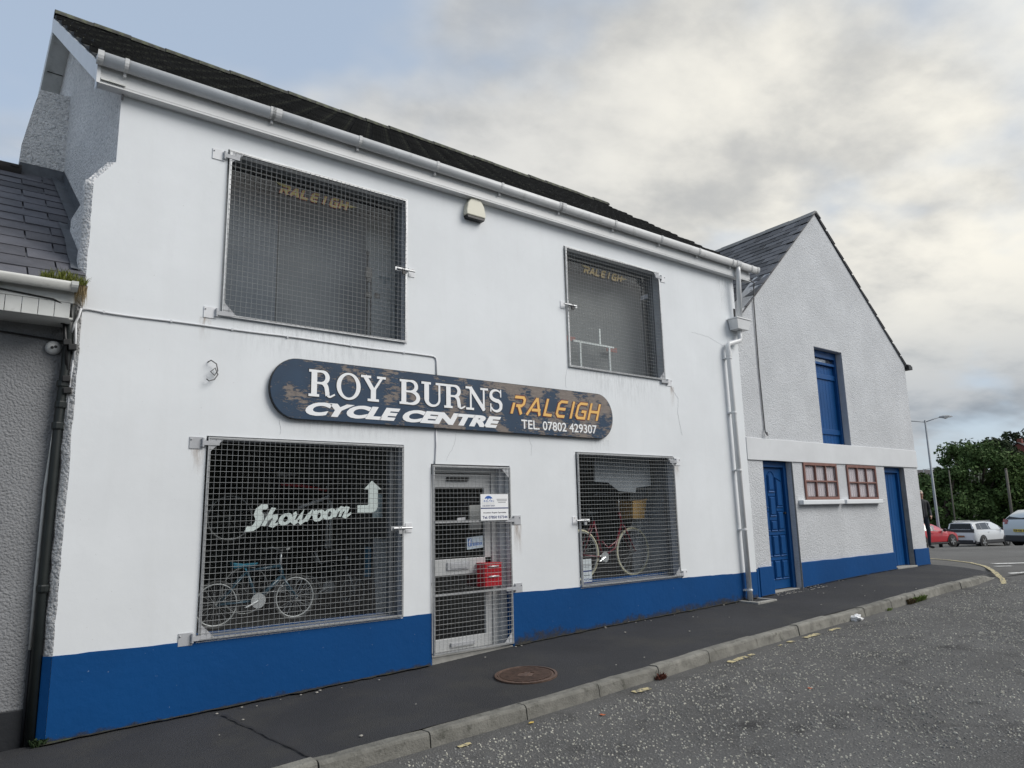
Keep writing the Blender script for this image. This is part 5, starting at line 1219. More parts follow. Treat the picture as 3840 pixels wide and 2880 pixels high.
# weeds
def weed(name, label, x0, x1, y, h, m, n, seed, zb):
    g = random.Random(seed); mb = MB()
    for i in range(n):
        x = g.uniform(x0, x1); yy = y+g.uniform(-.03, .03); z = zb(x, yy); hh = h*g.uniform(.4, 1); lx, ly = g.uniform(-.6, .6)*hh, g.uniform(-.8, .3)*hh; a = g.random()*3.14; w = g.uniform(.004, .011); dx, dy = math.cos(a)*w, math.sin(a)*w
        mb.add([(x-dx*.4, yy-dy*.4, z), (x+dx*.4, yy+dy*.4, z), (x+lx*.6+dx, yy+ly*.6+dy, z+hh*.65), (x+lx*.6-dx, yy+ly*.6-dy, z+hh*.65), (x+lx, yy+ly, z+hh*.8)], [(0, 1, 2, 3), (3, 2, 4)])
    return mb.build(name, m, label=label, cat='weeds')
rz_ = lambda x, y: road_z(x, y)
REDW = pmat('red_brown_weed', (.12, .035, .02), .9, var=.4, vscale=30); KW = pmat('kerb_weed', (.14, .19, .045), .9, var=.35, vscale=20)
weed('kerb_weeds', 'green weeds growing at the foot of the far kerb', 12.05, 12.45, yk(12.2)-.03, .12, KW, 220, 1, rz_)
weed('kerb_weeds', 'brown dying weeds left of the green kerb weeds', 11.85, 12.02, yk(12)-.03, .12, pmat('brown_weed', (.10, .07, .03), .9, var=.4, vscale=20), 120, 2, rz_)
weed('kerb_weeds', 'small reddish weed in a kerb joint near the manhole', 5.78, 5.90, yk(5.84)-.03, .10, REDW, 45, 3, rz_)
weed('corner_weeds', 'dark green weeds at the foot of the black downpipe', .70, .79, -.01, .07, pmat('dark_moss', (.02, .04, .012), .95, var=.3), 150, 4, lambda x, y: pave_z(x, y))
weed('kerb_weeds', 'tiny dark weed against the kerb beyond the tissue', 11.15, 11.24, yk(11.2)-.03, .05, KW, 40, 6, rz_)
# leaves and bits
g = random.Random(9)
LEAFR = pmat('orange_dry_leaf', (.40, .10, .03), .8, var=.2); LEAFY = pmat('yellow_dry_leaf', (.45, .32, .08), .8, var=.2)
for nm, x, y, fn, m, s in (('dry orange leaf on the road near the kerb', 4.62, -2.28, rz_, LEAFR, .05), ('orange scrap on the road to the right', 6.35, -3.2, rz_, LEAFR, .045), ('yellow leaf in the channel below the kerb', 4.08, -1.97, rz_, LEAFY, .04)):
    z = fn(x, y)+.012; a = g.random()*3
    tag(MB().add([(x+math.cos(a+t)*s*r_, y+math.sin(a+t)*s*r_*.6, z+.008*math.sin(t*3)) for t, r_ in ((0, 1.), (.9, .7), (2.2, .6), (3.1, 1.0), (4.2, .7), (5.4, .6))], [(0, 1, 2, 3, 4, 5)]).build('dry_leaf', m), nm, 'leaf')
mb = MB()
for i in range(50):
    x = g.uniform(.9, 13); y = -.08-1.5*g.random()**1.6 if g.random() < .7 else -g.random()*.2; z = pave_z(x, y)+.012; s = g.uniform(.004, .012)
    mb.obox((x, y, z), (s, s*.3, 0), (-s*.3, s*.7, 0), (0, 0, s*.3))
for i in range(60):
    x = g.uniform(10.75, 12.2); y = -g.uniform(.02, .25); z = pave_z(x, y)+.012; s = g.uniform(.006, .014); mb.obox((x, y, z), (s, s*.3, 0), (-s*.3, s*.7, 0), (0, 0, s*.3))
mb.build('pavement_grit', pmat('pale_grit', (.42, .40, .36), .9, var=.4, vscale=20), label='pale grit and paint flakes scattered on the dark pavement', cat='grit', kind='stuff')

# hairline cracks in the render and rust weeping from the door hinges
CRK = pmat('hairline_crack', (.42, .43, .45), .9)
def crack(pts, w=.0028):
    mb = MB(); q = []
    for (a, b), (c, d) in zip(pts[:-1], pts[1:]):
        n = max(2, int(math.hypot(c-a, d-b)/.03)); q += [(a+(c-a)*i/n+random.uniform(-.006, .006), b+(d-b)*i/n+random.uniform(-.006, .006)) for i in range(n)]
    strip(mb, q, [w*random.uniform(.4, 1.2) for _ in q], lambda u, v: (u, v), -.0004, .0006); child(mb, 'hairline_crack', CRK, shop)
crack([(4.66, 2.59), (4.63, 2.42), (4.55, 2.30), (4.50, 2.2)]); crack([(5.75, 2.59), (5.80, 2.45), (5.78, 2.30)]); crack([(6.46, 3.52), (6.42, 3.35), (6.43, 3.22)]); crack([(9.2, 4.42), (9.6, 4.40), (10.0, 4.30), (10.35, 4.27)])
crack([(2.55, 2.58), (2.57, 2.47), (2.54, 2.40)]); crack([(8.6, 3.46), (8.75, 3.30), (8.72, 3.05), (8.80, 2.7)])
def stain_mat(name, colr, lo, hi):
    m = bpy.data.materials.new(name); m.use_nodes = True; nt = m.node_tree; N = nt.nodes; L = nt.links; b = N['Principled BSDF']
    b.inputs['Base Color'].default_value = (*colr, 1); b.inputs['Roughness'].default_value = .9
    tc = N.new('ShaderNodeTexCoord'); mp = N.new('ShaderNodeMapping'); mp.inputs['Scale'].default_value = (5, 5, .8); L.new(tc.outputs['Object'], mp.inputs[0])
    n = N.new('ShaderNodeTexNoise'); n.inputs['Scale'].default_value = 5; n.inputs['Detail'].default_value = 7; n.inputs['Roughness'].default_value = .7; L.new(mp.outputs[0], n.inputs['Vector'])
    at = N.new('ShaderNodeAttribute'); at.attribute_name = 'fade'; ad = N.new('ShaderNodeMath'); ad.operation = 'MULTIPLY'; L.new(at.outputs['Fac'], ad.inputs[0])
    mr = N.new('ShaderNodeMapRange'); mr.inputs[1].default_value = lo; mr.inputs[2].default_value = hi; mr.inputs[4].default_value = .75; L.new(n.outputs['Fac'], mr.inputs[0]); L.new(mr.outputs[0], ad.inputs[1]); L.new(ad.outputs[0], b.inputs['Alpha']); return m
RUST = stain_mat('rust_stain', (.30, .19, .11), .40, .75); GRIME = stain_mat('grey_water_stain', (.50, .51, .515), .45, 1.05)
def stain(x0, x1, zt, zb, m, name):
    vs, fs, fd = [], [], []; xs = fr(x0, x1, max(.015, (x1-x0)/8)); zs_ = fr(zb, zt, (zt-zb)/6)
    for i, x in enumerate(xs):
        e = math.sin(math.pi*i/(len(xs)-1))
        for z in zs_: vs.append((x, -.0012, z)); fd.append(e*(z-zb)/(zt-zb))
    k = len(zs_); fs = [(i*k+j, i*k+k+j, i*k+k+j+1, i*k+j+1) for i in range(len(xs)-1) for j in range(k-1)]
    me = bpy.data.meshes.new(name); me.from_pydata(vs, [], fs); at = me.attributes.new('fade', 'FLOAT', 'POINT'); at.data.foreach_set('value', fd); me.update()
    o = link_mesh(name, me, m, shop); o.location = -SH
stain(5.47, 5.62, 1.48, 1.08, RUST, 'rust_stain'); 
stain(8.56, 8.68, 3.47, 3.15, RUST, 'rust_stain'); stain(1.74, 1.86, 3.52, 3.28, RUST, 'rust_stain'); stain(1.73, 1.86, 2.26, 2.02, RUST, 'rust_stain'); stain(8.55, 8.68, 2.27, 2.05, RUST, 'rust_stain')
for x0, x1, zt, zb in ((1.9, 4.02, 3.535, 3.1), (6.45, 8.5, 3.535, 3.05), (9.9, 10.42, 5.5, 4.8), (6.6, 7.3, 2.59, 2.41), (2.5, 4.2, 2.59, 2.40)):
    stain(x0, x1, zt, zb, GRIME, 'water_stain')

# ================================================================== INSIDE THE WINDOWS
STEELRIM = pmat('wheel_rim', (.50, .51, .51), .35, metal=.2, var=.05)
def wheel(parent, cx, cz, y, r, tyre_m, tw=.018, spokes=20, seed=0):
    w = empty('wheel', (cx, y, cz), 0, parent); p = parent; off = Vector((0, 0, 0))
    while p is not None: off += p.location; p = p.parent
    w.location = Vector((cx, y, cz))-off
    circ = lambda rr, n=36: [(rr*math.cos(2*math.pi*i/n), 0, rr*math.sin(2*math.pi*i/n)) for i in range(n)]
    MB().tube(circ(r-tw), tw, 8, closed=True).build('tyre', tyre_m, w, True)
    MB().tube(circ(r-2*tw-.006), .009, 6, closed=True).build('rim', STEELRIM, w, True)
    mb = MB()
    for i in range(spokes):
        a = 2*math.pi*i/spokes+seed; b = a+(.35 if i % 2 else -.35); s = .02 if i % 4 < 2 else -.02
        mb.tube([(.018*math.cos(b), s, .018*math.sin(b)), ((r-2*tw-.006)*math.cos(a), 0, (r-2*tw-.006)*math.sin(a))], .0014, 4, False)
    mb.tube([(0, -.045, 0), (0, .045, 0)], .016, 8); mb.build('spokes', CHROME, w)
    return w
def bike(name, label, rear, front, r, y, bb, seat, head, bar, fm, tyre_m, saddle_m, tube_r=.016, front_wheel=True, step=False, fork_m=None, basket=None, low=None):
    b = thing(name, label, 'bicycle', (rear[0], y, rear[1]-r)); P = lambda p, dy=0: (p[0], y+dy, p[1])
    wheel(b, rear[0], rear[1], y, r, tyre_m, .016 if r > .3 else .015)
    if front_wheel: wheel(b, front[0], front[1], y, r, tyre_m, .016 if r > .3 else .015, seed=.2)
    ht, hb = head; mb = MB()
    st_ = (bb[0]+(seat[0]-bb[0])*.8, bb[1]+(seat[1]-bb[1])*.8)
    mb.tube([P(bb), P(st_)], tube_r, 8)
    if step:
        mb.tube([P(hb), (P(hb)[0]-.10, y, hb[1]-.25), (bb[0]+.12, y, bb[1]+.12), P((bb[0]+.0, bb[1]+.22))], tube_r*.9, 8); mb.tube([P((hb[0]-.02, hb[1]-.06)), (hb[0]-.16, y, hb[1]-.36), P(bb)], tube_r, 8)
    else:
        mb.tube([P(st_), P(ht)], tube_r, 8); mb.tube([P(bb), P(hb)], tube_r*1.25, 8)
    mb.tube([P(ht), P(hb)], tube_r*1.2, 8)
    for dy in (-.05, .05): mb.tube([P(bb, dy*.4), P(rear, dy)], tube_r*.6, 6); mb.tube([P(st_, dy*.4), P(rear, dy)], tube_r*.55, 6)
    child(mb, 'frame', fm, b, True)
    fk = MB()
    for dy in (-.05, .05): fk.tube([P(hb), P((hb[0]+.015, hb[1]-.06), dy), P(front, dy)], tube_r*.85, 8)
    child(fk, 'fork', fork_m or fm, b, True)
    sd = MB(); sx, sz = seat
    sd.add([(sx-.13, y-.07, sz+.02), (sx-.13, y+.07, sz+.02), (sx, y+.05, sz), (sx+.14, y+.015, sz+.005), (sx+.14, y-.015, sz+.005), (sx, y-.05, sz), (sx-.12, y-.05, sz-.04), (sx-.12, y+.05, sz-.04), (sx+.12, y, sz-.03)],
           [(0, 1, 2, 5), (5, 2, 3, 4), (1, 0, 6, 7), (0, 5, 6), (5, 4, 8, 6), (2, 1, 7), (3, 2, 7, 8), (6, 8, 7), (4, 3, 8)]); sd.tube([P((sx, sz-.03)), P(st_)], .012, 6)
    child(sd, 'saddle', saddle_m, b, True, .01)
    hb_ = MB().tube([P(ht), P((ht[0]+.01, bar[1]-.02))], .012, 6)
    hb_.tube([(bar[0]-.12, y-.27, bar[1]-.0), (bar[0]-.03, y-.24, bar[1]+.02), (ht[0]+.03, y, bar[1]-.01), (bar[0]-.03, y+.24, bar[1]+.02), (bar[0]-.12, y+.27, bar[1])], .011, 8)
    child(hb_, 'handlebar', CHROME, b, True)
    child(MB().tube([(bar[0]-.17, y-.275, bar[1]-.005), (bar[0]-.07, y-.255, bar[1]+.012)], .017, 8), 'grip', BLACKPL, b, True)
    ck = MB().lathe([(.075, -.006), (.075, .0), (.02, .004)], (bb[0], y-.05, bb[1]), 'Y', 18).tube([(bb[0], y-.06, bb[1]), (bb[0]-.14, y-.07, bb[1]-.06)], .010, 6).tube([(bb[0], y+.06, bb[1]), (bb[0]+.14, y+.07, bb[1]+.06)], .010, 6)
    child(ck, 'crank', CHROME, b); child(MB().obox((bb[0]-.14, y-.11, bb[1]-.06), (.04, 0, 0), (0, .04, 0), (0, 0, .009)).obox((bb[0]+.14, y+.11, bb[1]+.06), (.04, 0, 0), (0, .04, 0), (0, 0, .009)), 'pedal', BLACKPL, b)
    if basket:
        x0, x1, z0, z1 = basket; t = .03
        child(MB().add([(x0+t, y-.13, z0), (x1-t, y-.13, z0), (x1-t, y+.13, z0), (x0+t, y+.13, z0), (x0, y-.17, z1), (x1, y-.17, z1+.03), (x1, y+.17, z1+.03), (x0, y+.17, z1)], [(0, 3, 2, 1), (0, 1, 5, 4), (1, 2, 6, 5), (2, 3, 7, 6), (3, 0, 4, 7)]).tube([(x0, y-.17, z1), (x1, y-.17, z1+.03), (x1, y+.17, z1+.03), (x0, y+.17, z1)], .012, 6, closed=True), 'basket', WICKER, b)
        for dy in (-.09, .09): child(MB().tube([(front[0], y+dy*.6, front[1]), (x1-.06, y+dy, z0)], .005, 6), 'basket_stay', CHROME, b)
    return b
# display platforms
plat = MB().box(1.6, 4.0, .20, 1.6, .09, .535).box(6.2, 9.2, .20, 1.3, .09, .655)
child(plat, 'display_platform', DARKFLOOR, shop)
child(MB().box(1.9, 3.95, .192, .21, .536, .60).box(6.57, 8.52, .192, .21, .656, .72), 'display_lip', BLUE2, shop)
FB = pmat('blue_bike_paint', (.03, .075, .11), .3, coat=.6); BLUEWHITE = pmat('pale_blue_saddle', (.07, .32, .46), .5); FRED = pmat('maroon_bike_paint', (.22, .02, .035), .3, coat=.6); FDK = pmat('black_bike_paint', (.012, .012, .014), .3, coat=.6); FWH = pmat('white_bike_paint', (.80, .81, .82), .35, coat=.4)
bike('bicycle', "child's blue bicycle with pale blue saddle at the showroom window", (2.20, .79), (3.00, .80), .235, .60, (2.60, .80), (2.46, 1.17), ((2.83, 1.13), (2.86, 1.03)), (2.86, 1.29), FB, pmat('pale_tyre', (.05, .05, .05), .7), BLUEWHITE, .017)
bike('bicycle', 'black and red mountain bicycle without a front wheel hanging behind the Showroom lettering', (2.478, 1.636), (3.62, 1.26), .27, 1.2, (2.852, 1.618), (3.093, 2.135), ((3.583, 1.94), (3.62, 1.83)), (3.672, 2.01), FDK, RUBBER, pmat('grey_saddle', (.50, .48, .47), .6), .020, front_wheel=False, fork_m=FWH)
child(MB().tube([(3.02, 1.16, 2.005), (3.3, 1.15, 1.983), (3.565, 1.15, 1.935)], .018, 8), 'red_top_tube_stripe', pmat('red_bike_paint', (.6, .03, .04), .3), [o for o in bpy.data.objects if o.name == 'bicycle.001'][0], True)
child(MB().tube([(3.226, 1.15, 1.735), (3.43, 1.15, 1.80), (3.60, 1.15, 1.865)], .02, 8), 'white_down_tube_decal', FWH, [o for o in bpy.data.objects if o.name == 'bicycle.001'][0], True)
bike('bicycle', 'small dark bicycle behind the blue one in the showroom window', (3.38, .80), (3.95, .74), .19, 1.20, (3.62, .82), (3.56, 1.08), ((3.86, 1.06), (3.88, .96)), (3.87, 1.18), FDK, RUBBER, BLACKPL, .015, fork_m=FWH)
bike('bicycle', 'maroon step-through bicycle with cream tyres and a wicker basket', (7.12, 1.02), (8.19, 1.02), .355, .58, (7.55, .97), (7.36, 1.61), ((7.93, 1.60), (7.97, 1.44)), (7.80, 1.86), FRED, CREAMTYRE, pmat('grey_cushion_saddle', (.10, .11, .12), .6), .016, step=True, basket=(8.06, 8.37, 1.50, 1.75))
bike('bicycle', 'dim black bicycle standing at the back of the showroom display', (2.75, .835), (3.72, .835), .29, 1.42, (3.15, .85), (3.02, 1.36), ((3.52, 1.33), (3.55, 1.22)), (3.56, 1.47), FDK, RUBBER, BLACKPL, .016, fork_m=FWH)
# boards and cards in the showroom
tag(MB().add([(3.90, .50, .545), (4.02, .46, .545), (4.055, .50, 1.35), (3.875, .54, 1.38), (3.91, .53, .545), (4.03, .49, .545), (4.065, .53, 1.35), (3.885, .57, 1.38)], [(0, 1, 2, 3), (7, 6, 5, 4), (0, 4, 5, 1), (1, 5, 6, 2), (2, 6, 7, 3), (3, 7, 4, 0)]).build('white_board', PALECARD), 'tall white board leaning inside the showroom window at the right', 'board')
tag(MB().box(3.80, 3.87, .58, .60, .95, 1.28).build('blue_poster', pmat('blue_poster_paper', (.05, .16, .26), .7)), 'blue poster beside the white board in the showroom window', 'poster')
tag(MB().box(3.72, 3.84, .26, .27, 1.60, 1.86).build('leaflet_pack', pmat('leaflets', (.30, .38, .42), .6, var=.4, vscale=18)), 'pack of pale leaflets behind the arrow sticker', 'leaflets')
for x0, x1, y_, z0, z1, m, nm in ((2.55, 2.95, 3.9, 1.9, 2.6, BLACKMAT, 'left black framed panel on the showroom back wall'), (3.45, 3.85, 3.9, 1.9, 2.6, BLACKMAT, 'right black framed panel on the showroom back wall')):
    tag(MB().box(x0+.5, x1+.5, y_, y_+.04, z0, z1).build('wall_panel', m), nm, 'panel')
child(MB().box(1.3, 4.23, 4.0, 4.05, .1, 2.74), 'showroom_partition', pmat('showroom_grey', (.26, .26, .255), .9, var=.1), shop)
# lower right window: hanging sheets and a grey panel
PG = pmat('pale_grey_sheet', (.30, .32, .35), .8, var=.12, vscale=6)
tag(MB().prism([(7.20, 2.40), (8.30, 2.40), (8.36, 2.28), (8.36, 1.98), (8.03, 1.95), (8.01, 1.88), (7.66, 1.90), (7.45, 2.02), (7.18, 2.03)], .30, .303).build('hanging_sheet', PG), 'pale grey sheet hanging at the top of the lower right window', 'sheet')
child(MB().box(8.30, 8.66, .68, .70, .66, 2.4).box(8.66, 8.70, .2, .70, .66, 2.4), 'grey_side_panel', pmat('grey_side_board', (.44, .46, .485), .7, var=.12, vscale=5), shop)
# upper windows: grey board behind the left one, pale board behind the right one, and solid shapes for reflections
tag(MB().box(1.5, 2.62, .44, .46, 3.35, 5.12).build('grey_panel', GREYBOARD), 'left grey board standing inside the upper left window', 'board')
tag(MB().box(2.64, 3.70, .47, .49, 3.35, 5.16).build('grey_panel', pmat('grey_board_b', (.068, .082, .10), .7, var=.10, vscale=2)), 'right grey board standing inside the upper left window', 'board')
child(MB().box(3.72, 4.6, .62, .66, 3.06, 5.5), 'white_lining', pmat('white_lining', (.70, .72, .73), .7), shop)
refl = thing('black_mast_reflection', 'thin black mast reflection modelled inside the upper left window', 'reflection', (3.60, .22, 3.5))  # solid posts added behind the glass for a mast reflected in the pane
child(MB().tube([(3.60, .23, 3.50), (3.60, .23, 4.60)], .012, 6).tube([(3.645, .23, 3.50), (3.645, .23, 4.42)], .010, 6).lathe([(.004, -.03), (.018, -.02), (.018, .02), (.004, .03)], (3.60, .23, 4.62), 'Z', 8), 'posts', BLACKPL, refl)
for z, s in ((4.42, .028), (4.36, .032), (4.30, .022), (4.12, .03)): child(MB().obox((3.615, .23, z), (s*1.2, 0, 0), (0, .02, 0), (0, 0, s)), 'clamp', BLACKPL, refl)
child(MB().box(3.70, 3.76, .225, .24, 4.10, 4.16), 'plate', BLACKPL, refl)
tag(MB().prism([(6.5, 3.35), (8.62, 3.35), (8.50, 5.20), (8.38, 5.27), (8.2, 5.4), (6.5, 5.4)], .42, .44).build('pale_panel', pmat('pale_backing_board', (.20, .205, .205), .7, var=.12, vscale=1.4)), 'pale board with a cut corner inside the upper right window', 'board')
ws = thing('white_t_reflection', 'white T-shaped reflection modelled as tubes inside the upper right window', 'reflection', (7.4, .3, 3.5))  # bright white tubes added in place of a T-shaped reflection on the glass
WREFL = pmat('white_reflection_tube', (.85, .88, .86), .4)
child(MB().box(7.32, 7.35, .215, .235, 4.02, 4.25).box(6.80, 7.62, .213, .237, 3.99, 4.018).box(6.92, 6.95, .215, .235, 3.57, 3.99).box(7.51, 7.54, .215, .235, 3.57, 3.99), 'tubes', WREFL, ws)
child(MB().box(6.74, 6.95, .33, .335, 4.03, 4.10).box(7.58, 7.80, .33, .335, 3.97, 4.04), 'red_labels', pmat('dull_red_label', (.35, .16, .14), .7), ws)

# ================================================================== BEYOND THE CORNER
# ---- cars
CARGLASS = pmat('car_glass', (.012, .014, .016), .06, spec=.8, var=.05)
def carglass(): 
    return CARGLASS
PALEGLASS = pmat('bright_car_glass', (.22, .27, .27), .06, spec=.9, var=.1)
RGLASS = pmat('dark_rear_glass', (.010, .012, .014), .12, spec=.35)
TAILR = pmat('tail_lamp_red', (.25, .01, .015), .2, coat=.5); CLEARL = pmat('lamp_lens', (.55, .56, .56), .15, coat=.5)
DKTRIM = pmat('dark_trim', (.022, .024, .028), .55); PLATEY = pmat('yellow_plate', (.62, .48, .06), .5, var=.03)
ALLOY = pmat('alloy_wheel', (.42, .43, .44), .3, metal=.7)
def car(name, label, loc, heading, paint, L, H, W, belt, bonnet, screen, roof0, roof1, tail, wb, fo, wr, suv=False, plate=None, tilt=0.0, glass=None, red_glass=None):
    """heading: azimuth of the nose. Local x forward from the rear bumper (0) to the nose (L)."""
    c = thing(name, label, 'car', loc, math.pi/2-heading); hw = W/2; glass = glass or CARGLASS
    c.rotation_euler = (0, tilt, math.pi/2-heading)
    zb = .24 if suv else .19
    # stations: x, z_top, z_belt, half width at belt, half width at roof, is_cabin
    bz = lambda x: belt+.03*(L-x)/L
    stt = [(0.0, belt-.22, belt-.24, .84, .80), (.04, belt-.04, belt-.06, .90, .86), (.10, belt+.06, belt, .93, .86), (tail, H*(.93 if suv else .86), belt+.02, .96, .76), (roof0, H*.975, belt, .985, .73), ((roof0+roof1)/2, H, belt-.01, 1.0, .73), (roof1, H*.97, belt-.03, 1.0, .72),
           (screen-.3, H*.82, belt-.05, 1.0, .76), (screen, bonnet+.05, belt-.07, .99, .84), (screen+.12, bonnet, belt-.08, .985, .82), ((screen+L)/2, bonnet-.05, bonnet-.10, .97, .80), (L-.28, bonnet-.13, bonnet-.19, .93, .74), (L-.08, bonnet-.26, bonnet-.33, .84, .66), (L, zb+.28, zb+.24, .72, .60)]
    rings = []
    for x, zt, zbelt, wb_, wr_ in stt:
        e = max(0, (.25-x)/.25, (x-(L-.35))/.35); lo = zb+.02+.05*min(1, e)
        zbelt = min(zbelt, zt-.015)
        half = [(0, lo), (hw*wb_*.86, lo), (hw*wb_*.97, lo+.10), (hw*wb_, lo+(zbelt-lo)*.55), (hw*wb_*.965, zbelt), (hw*wr_, zt-(.05 if zt > belt+.2 else .02)), (hw*wr_*.80, zt), (0, zt+.012)]
        rings.append([(x, y, z) for y, z in half]+[(x, -y, z) for y, z in half[-2:0:-1]])
    n = len(rings[0]); mb = MB(); mb.v = [p for r_ in rings for p in r_]
    mb.f = [(i*n+j, (i+1)*n+j, (i+1)*n+(j+1) % n, i*n+(j+1) % n) for i in range(len(rings)-1) for j in range(n)]+[tuple(range(n)), tuple(range((len(rings)-1)*n+n-1, (len(rings)-1)*n-1, -1))]; mb.mi = [0]*len(mb.f)
    body = mb.build('body', paint, c, True)
    body.modifiers.new('edge', 'EDGE_SPLIT').split_angle = R(38)
    def quad(pts, nm, m, out=.008, parent=None):
        a, b, d = Vector(pts[0]), Vector(pts[1]), Vector(pts[-1]); nn = (b-a).cross(d-a).normalized(); ctr = sum((Vector(p) for p in pts), Vector())/len(pts)
        if nn.dot(ctr-Vector((L/2, 0, H*.4))) < 0: nn = -nn
        P = [Vector(p)+nn*out for p in pts]; k = len(P)
        return MB().add(P+[p-nn*(out+.02) for p in P], [tuple(range(k)), tuple(range(2*k-1, k-1, -1))]+[(i, (i+1) % k, (i+1) % k+k, i+k) for i in range(k)]).build(nm, m, parent or c)
    def side(x, t, s):   # point on the side glass plane: t from belt (0) to roof (1)
        i = max(k for k in range(len(stt)) if stt[k][0] <= x+1e-6); j = min(i+1, len(stt)-1); f = 0 if j == i else (x-stt[i][0])/(stt[j][0]-stt[i][0])
        A = [stt[i][k]*(1-f)+stt[j][k]*f for k in range(5)]; zbelt = min(A[2], A[1]-.015); y0, z0 = hw*A[3]*.965, zbelt; y1, z1 = hw*A[4], A[1]-(.05 if A[1] > belt+.2 else .02)
        return Vector((x, s*(y0+(y1-y0)*t), z0+(z1-z0)*t))
    xm = (roof0+roof1)/2
    for s in (1, -1):
        segs = [(tail+.12, roof0+.45), (roof0+.50, xm+.28), (xm+.33, screen-.38)]
        for k, (a, b) in enumerate(segs):
            if k == 2: pts = [side(a, .10, s), side(screen-.12, .10, s), side(screen-.32, .80, s), side(a, .88, s)]
            elif k == 0: pts = [side(a+.10, .12, s), side(b, .10, s), side(b, .88, s), side(a+.25, .82, s)]
            else: pts = [side(a, .10, s), side(b, .10, s), side(b, .88, s), side(a, .88, s)]
            quad(pts, 'side_window', glass)
        quad([(0.02 if not suv else .0, s*hw*.62, belt-.10), (0.06, s*hw*.90, belt-.14), (.12, s*hw*.88, belt+.10), (.07, s*hw*.62, belt+.06)], 'tail_lamp', DKTRIM if suv else TAILR, .02)
        quad([(L-.12, s*hw*.60, bonnet-.32), (L-.30, s*hw*.90, bonnet-.28), (L-.34, s*hw*.88, bonnet-.18), (L-.16, s*hw*.60, bonnet-.22)], 'head_lamp', CLEARL, .015)
        m_ = MB().lathe([(.03, -.06), (.09, -.05), (.10, .0), (.085, .05), (.03, .07)], (screen-.35, s*(hw+.10), belt+.05), 'X', 10); m_.obox((screen-.33, s*(hw+.02), belt+.02), (.02, 0, 0), (0, .06, 0), (0, 0, .015))
        m_.build('mirror', DKTRIM if red_glass is None else DKTRIM, c, True)
        quad([(.55, s*hw*1.0, zb+.03), (L-.75, s*hw*1.0, zb+.03), (L-.75, s*hw*.99, zb+(.22 if suv else .09)), (.55, s*hw*.99, zb+(.22 if suv else .09))], 'sill', DKTRIM, .012)
        for dz in (.30,):
            quad([(xm+.05, s*hw*.985, belt-.13), (xm+.22, s*hw*.985, belt-.13), (xm+.22, s*hw*.985, belt-.10), (xm+.05, s*hw*.985, belt-.10)], 'door_handle', paint, .025)
        for xw in (L-fo-wb, L-fo):
            # wheel arch lining, tyre, rim with five spokes
            MB().lathe([(wr+.075, -.012), (wr+.075, .012), (wr+.05, .014)], (xw, s*(hw-.005), wr), 'Y', 28).build('wheel_arch', DKTRIM if suv else RUBBER, c)
            w = empty('wheel', (xw, s*(hw-.07), wr), 0, c); 
            MB().lathe([(wr*.62, -.10), (wr*.95, -.10), (wr, -.07), (wr, .07), (wr*.95, .095), (wr*.66, .10)], (0, 0, 0), 'Y', 28).build('tyre', RUBBER, w, True)
            rim = MB().lathe([(wr*.66, -.06), (wr*.68, .06), (wr*.66, .104), (wr*.60, .10), (wr*.58, .03)], (0, 0, 0), 'Y', 28)
            for k in range(5):
                a = 2*math.pi*k/5; d = Vector((math.cos(a), 0, math.sin(a))); t = Vector((-d.z, 0, d.x))
                for sp in (-.10, .10):
                    rim.obox(d*(wr*.34)+t*sp*wr*.5+Vector((0, s*.096, 0)), d*(wr*.30), Vector((0, .012, 0)), t*(.024))
            rim.build('rim', ALLOY, w); w.rotation_euler = (0, .3, 0)
    # rear glass, lamps band, bumper, plate; windscreen
    quad([(.115, hw*.76, belt+.08), (.115, -hw*.76, belt+.08), (tail-.01, -hw*.66, H*(.90 if suv else .83)), (tail-.01, hw*.66, H*(.90 if suv else .83))], 'rear_window', RGLASS, .014)
    quad([(screen-.04, hw*.70, bonnet+.07), (screen-.04, -hw*.70, bonnet+.07), (roof1+.06, -hw*.58, H*.945), (roof1+.06, hw*.58, H*.945)], 'windscreen', glass, .012)
    if suv:
        quad([(.03, hw*.90, belt-.12), (.03, -hw*.90, belt-.12), (.07, -hw*.90, belt+.06), (.07, hw*.90, belt+.06)], 'rear_light_band', DKTRIM, .022)
        MB().box(roof0-.1, roof1, hw*.66, hw*.70, H*.985, H*1.01).box(roof0-.1, roof1, -hw*.70, -hw*.66, H*.985, H*1.01).build('roof_rail', ALLOY, c)
    MB().box(-.03, .10, -hw*.80, hw*.80, zb-.02, zb+.24).box(.05, .5, -hw*.93, -hw*.80, zb-.02, zb+.22).box(.05, .5, hw*.80, hw*.93, zb-.02, zb+.22).build('rear_bumper', DKTRIM, c, False, .04)
    pm, pt, pz = plate
    p = MB().box(-.050, -.035, -.26, .26, pz-.055, pz+.055).build('number_plate', pm, c)
    if pt:
        t = text_mb(pt, -.24, .24, pz-.038, pz+.038, 0, 0, .02, .002); t.v = [(-.0505+y, -x, z) for x, y, z in t.v]; t.build('plate_lettering', DKTXT, p)
    MB().box(.02, L-.05, -hw*.85, hw*.85, zb-.03, zb+.06).build('underbody', BLACKPL, c)
    return c
def carpaint(name, colr): return pmat(name, colr, .28, metal=.0, coat=.9, var=.02)
gz = lambda x, y: road_z(x, y)
WHITEP = carpaint('pearl_white_paint', (.62, .64, .66)); SILV = carpaint('silver_white_paint', (.52, .57, .60)); REDP = carpaint('red_car_paint', (.42, .006, .018))
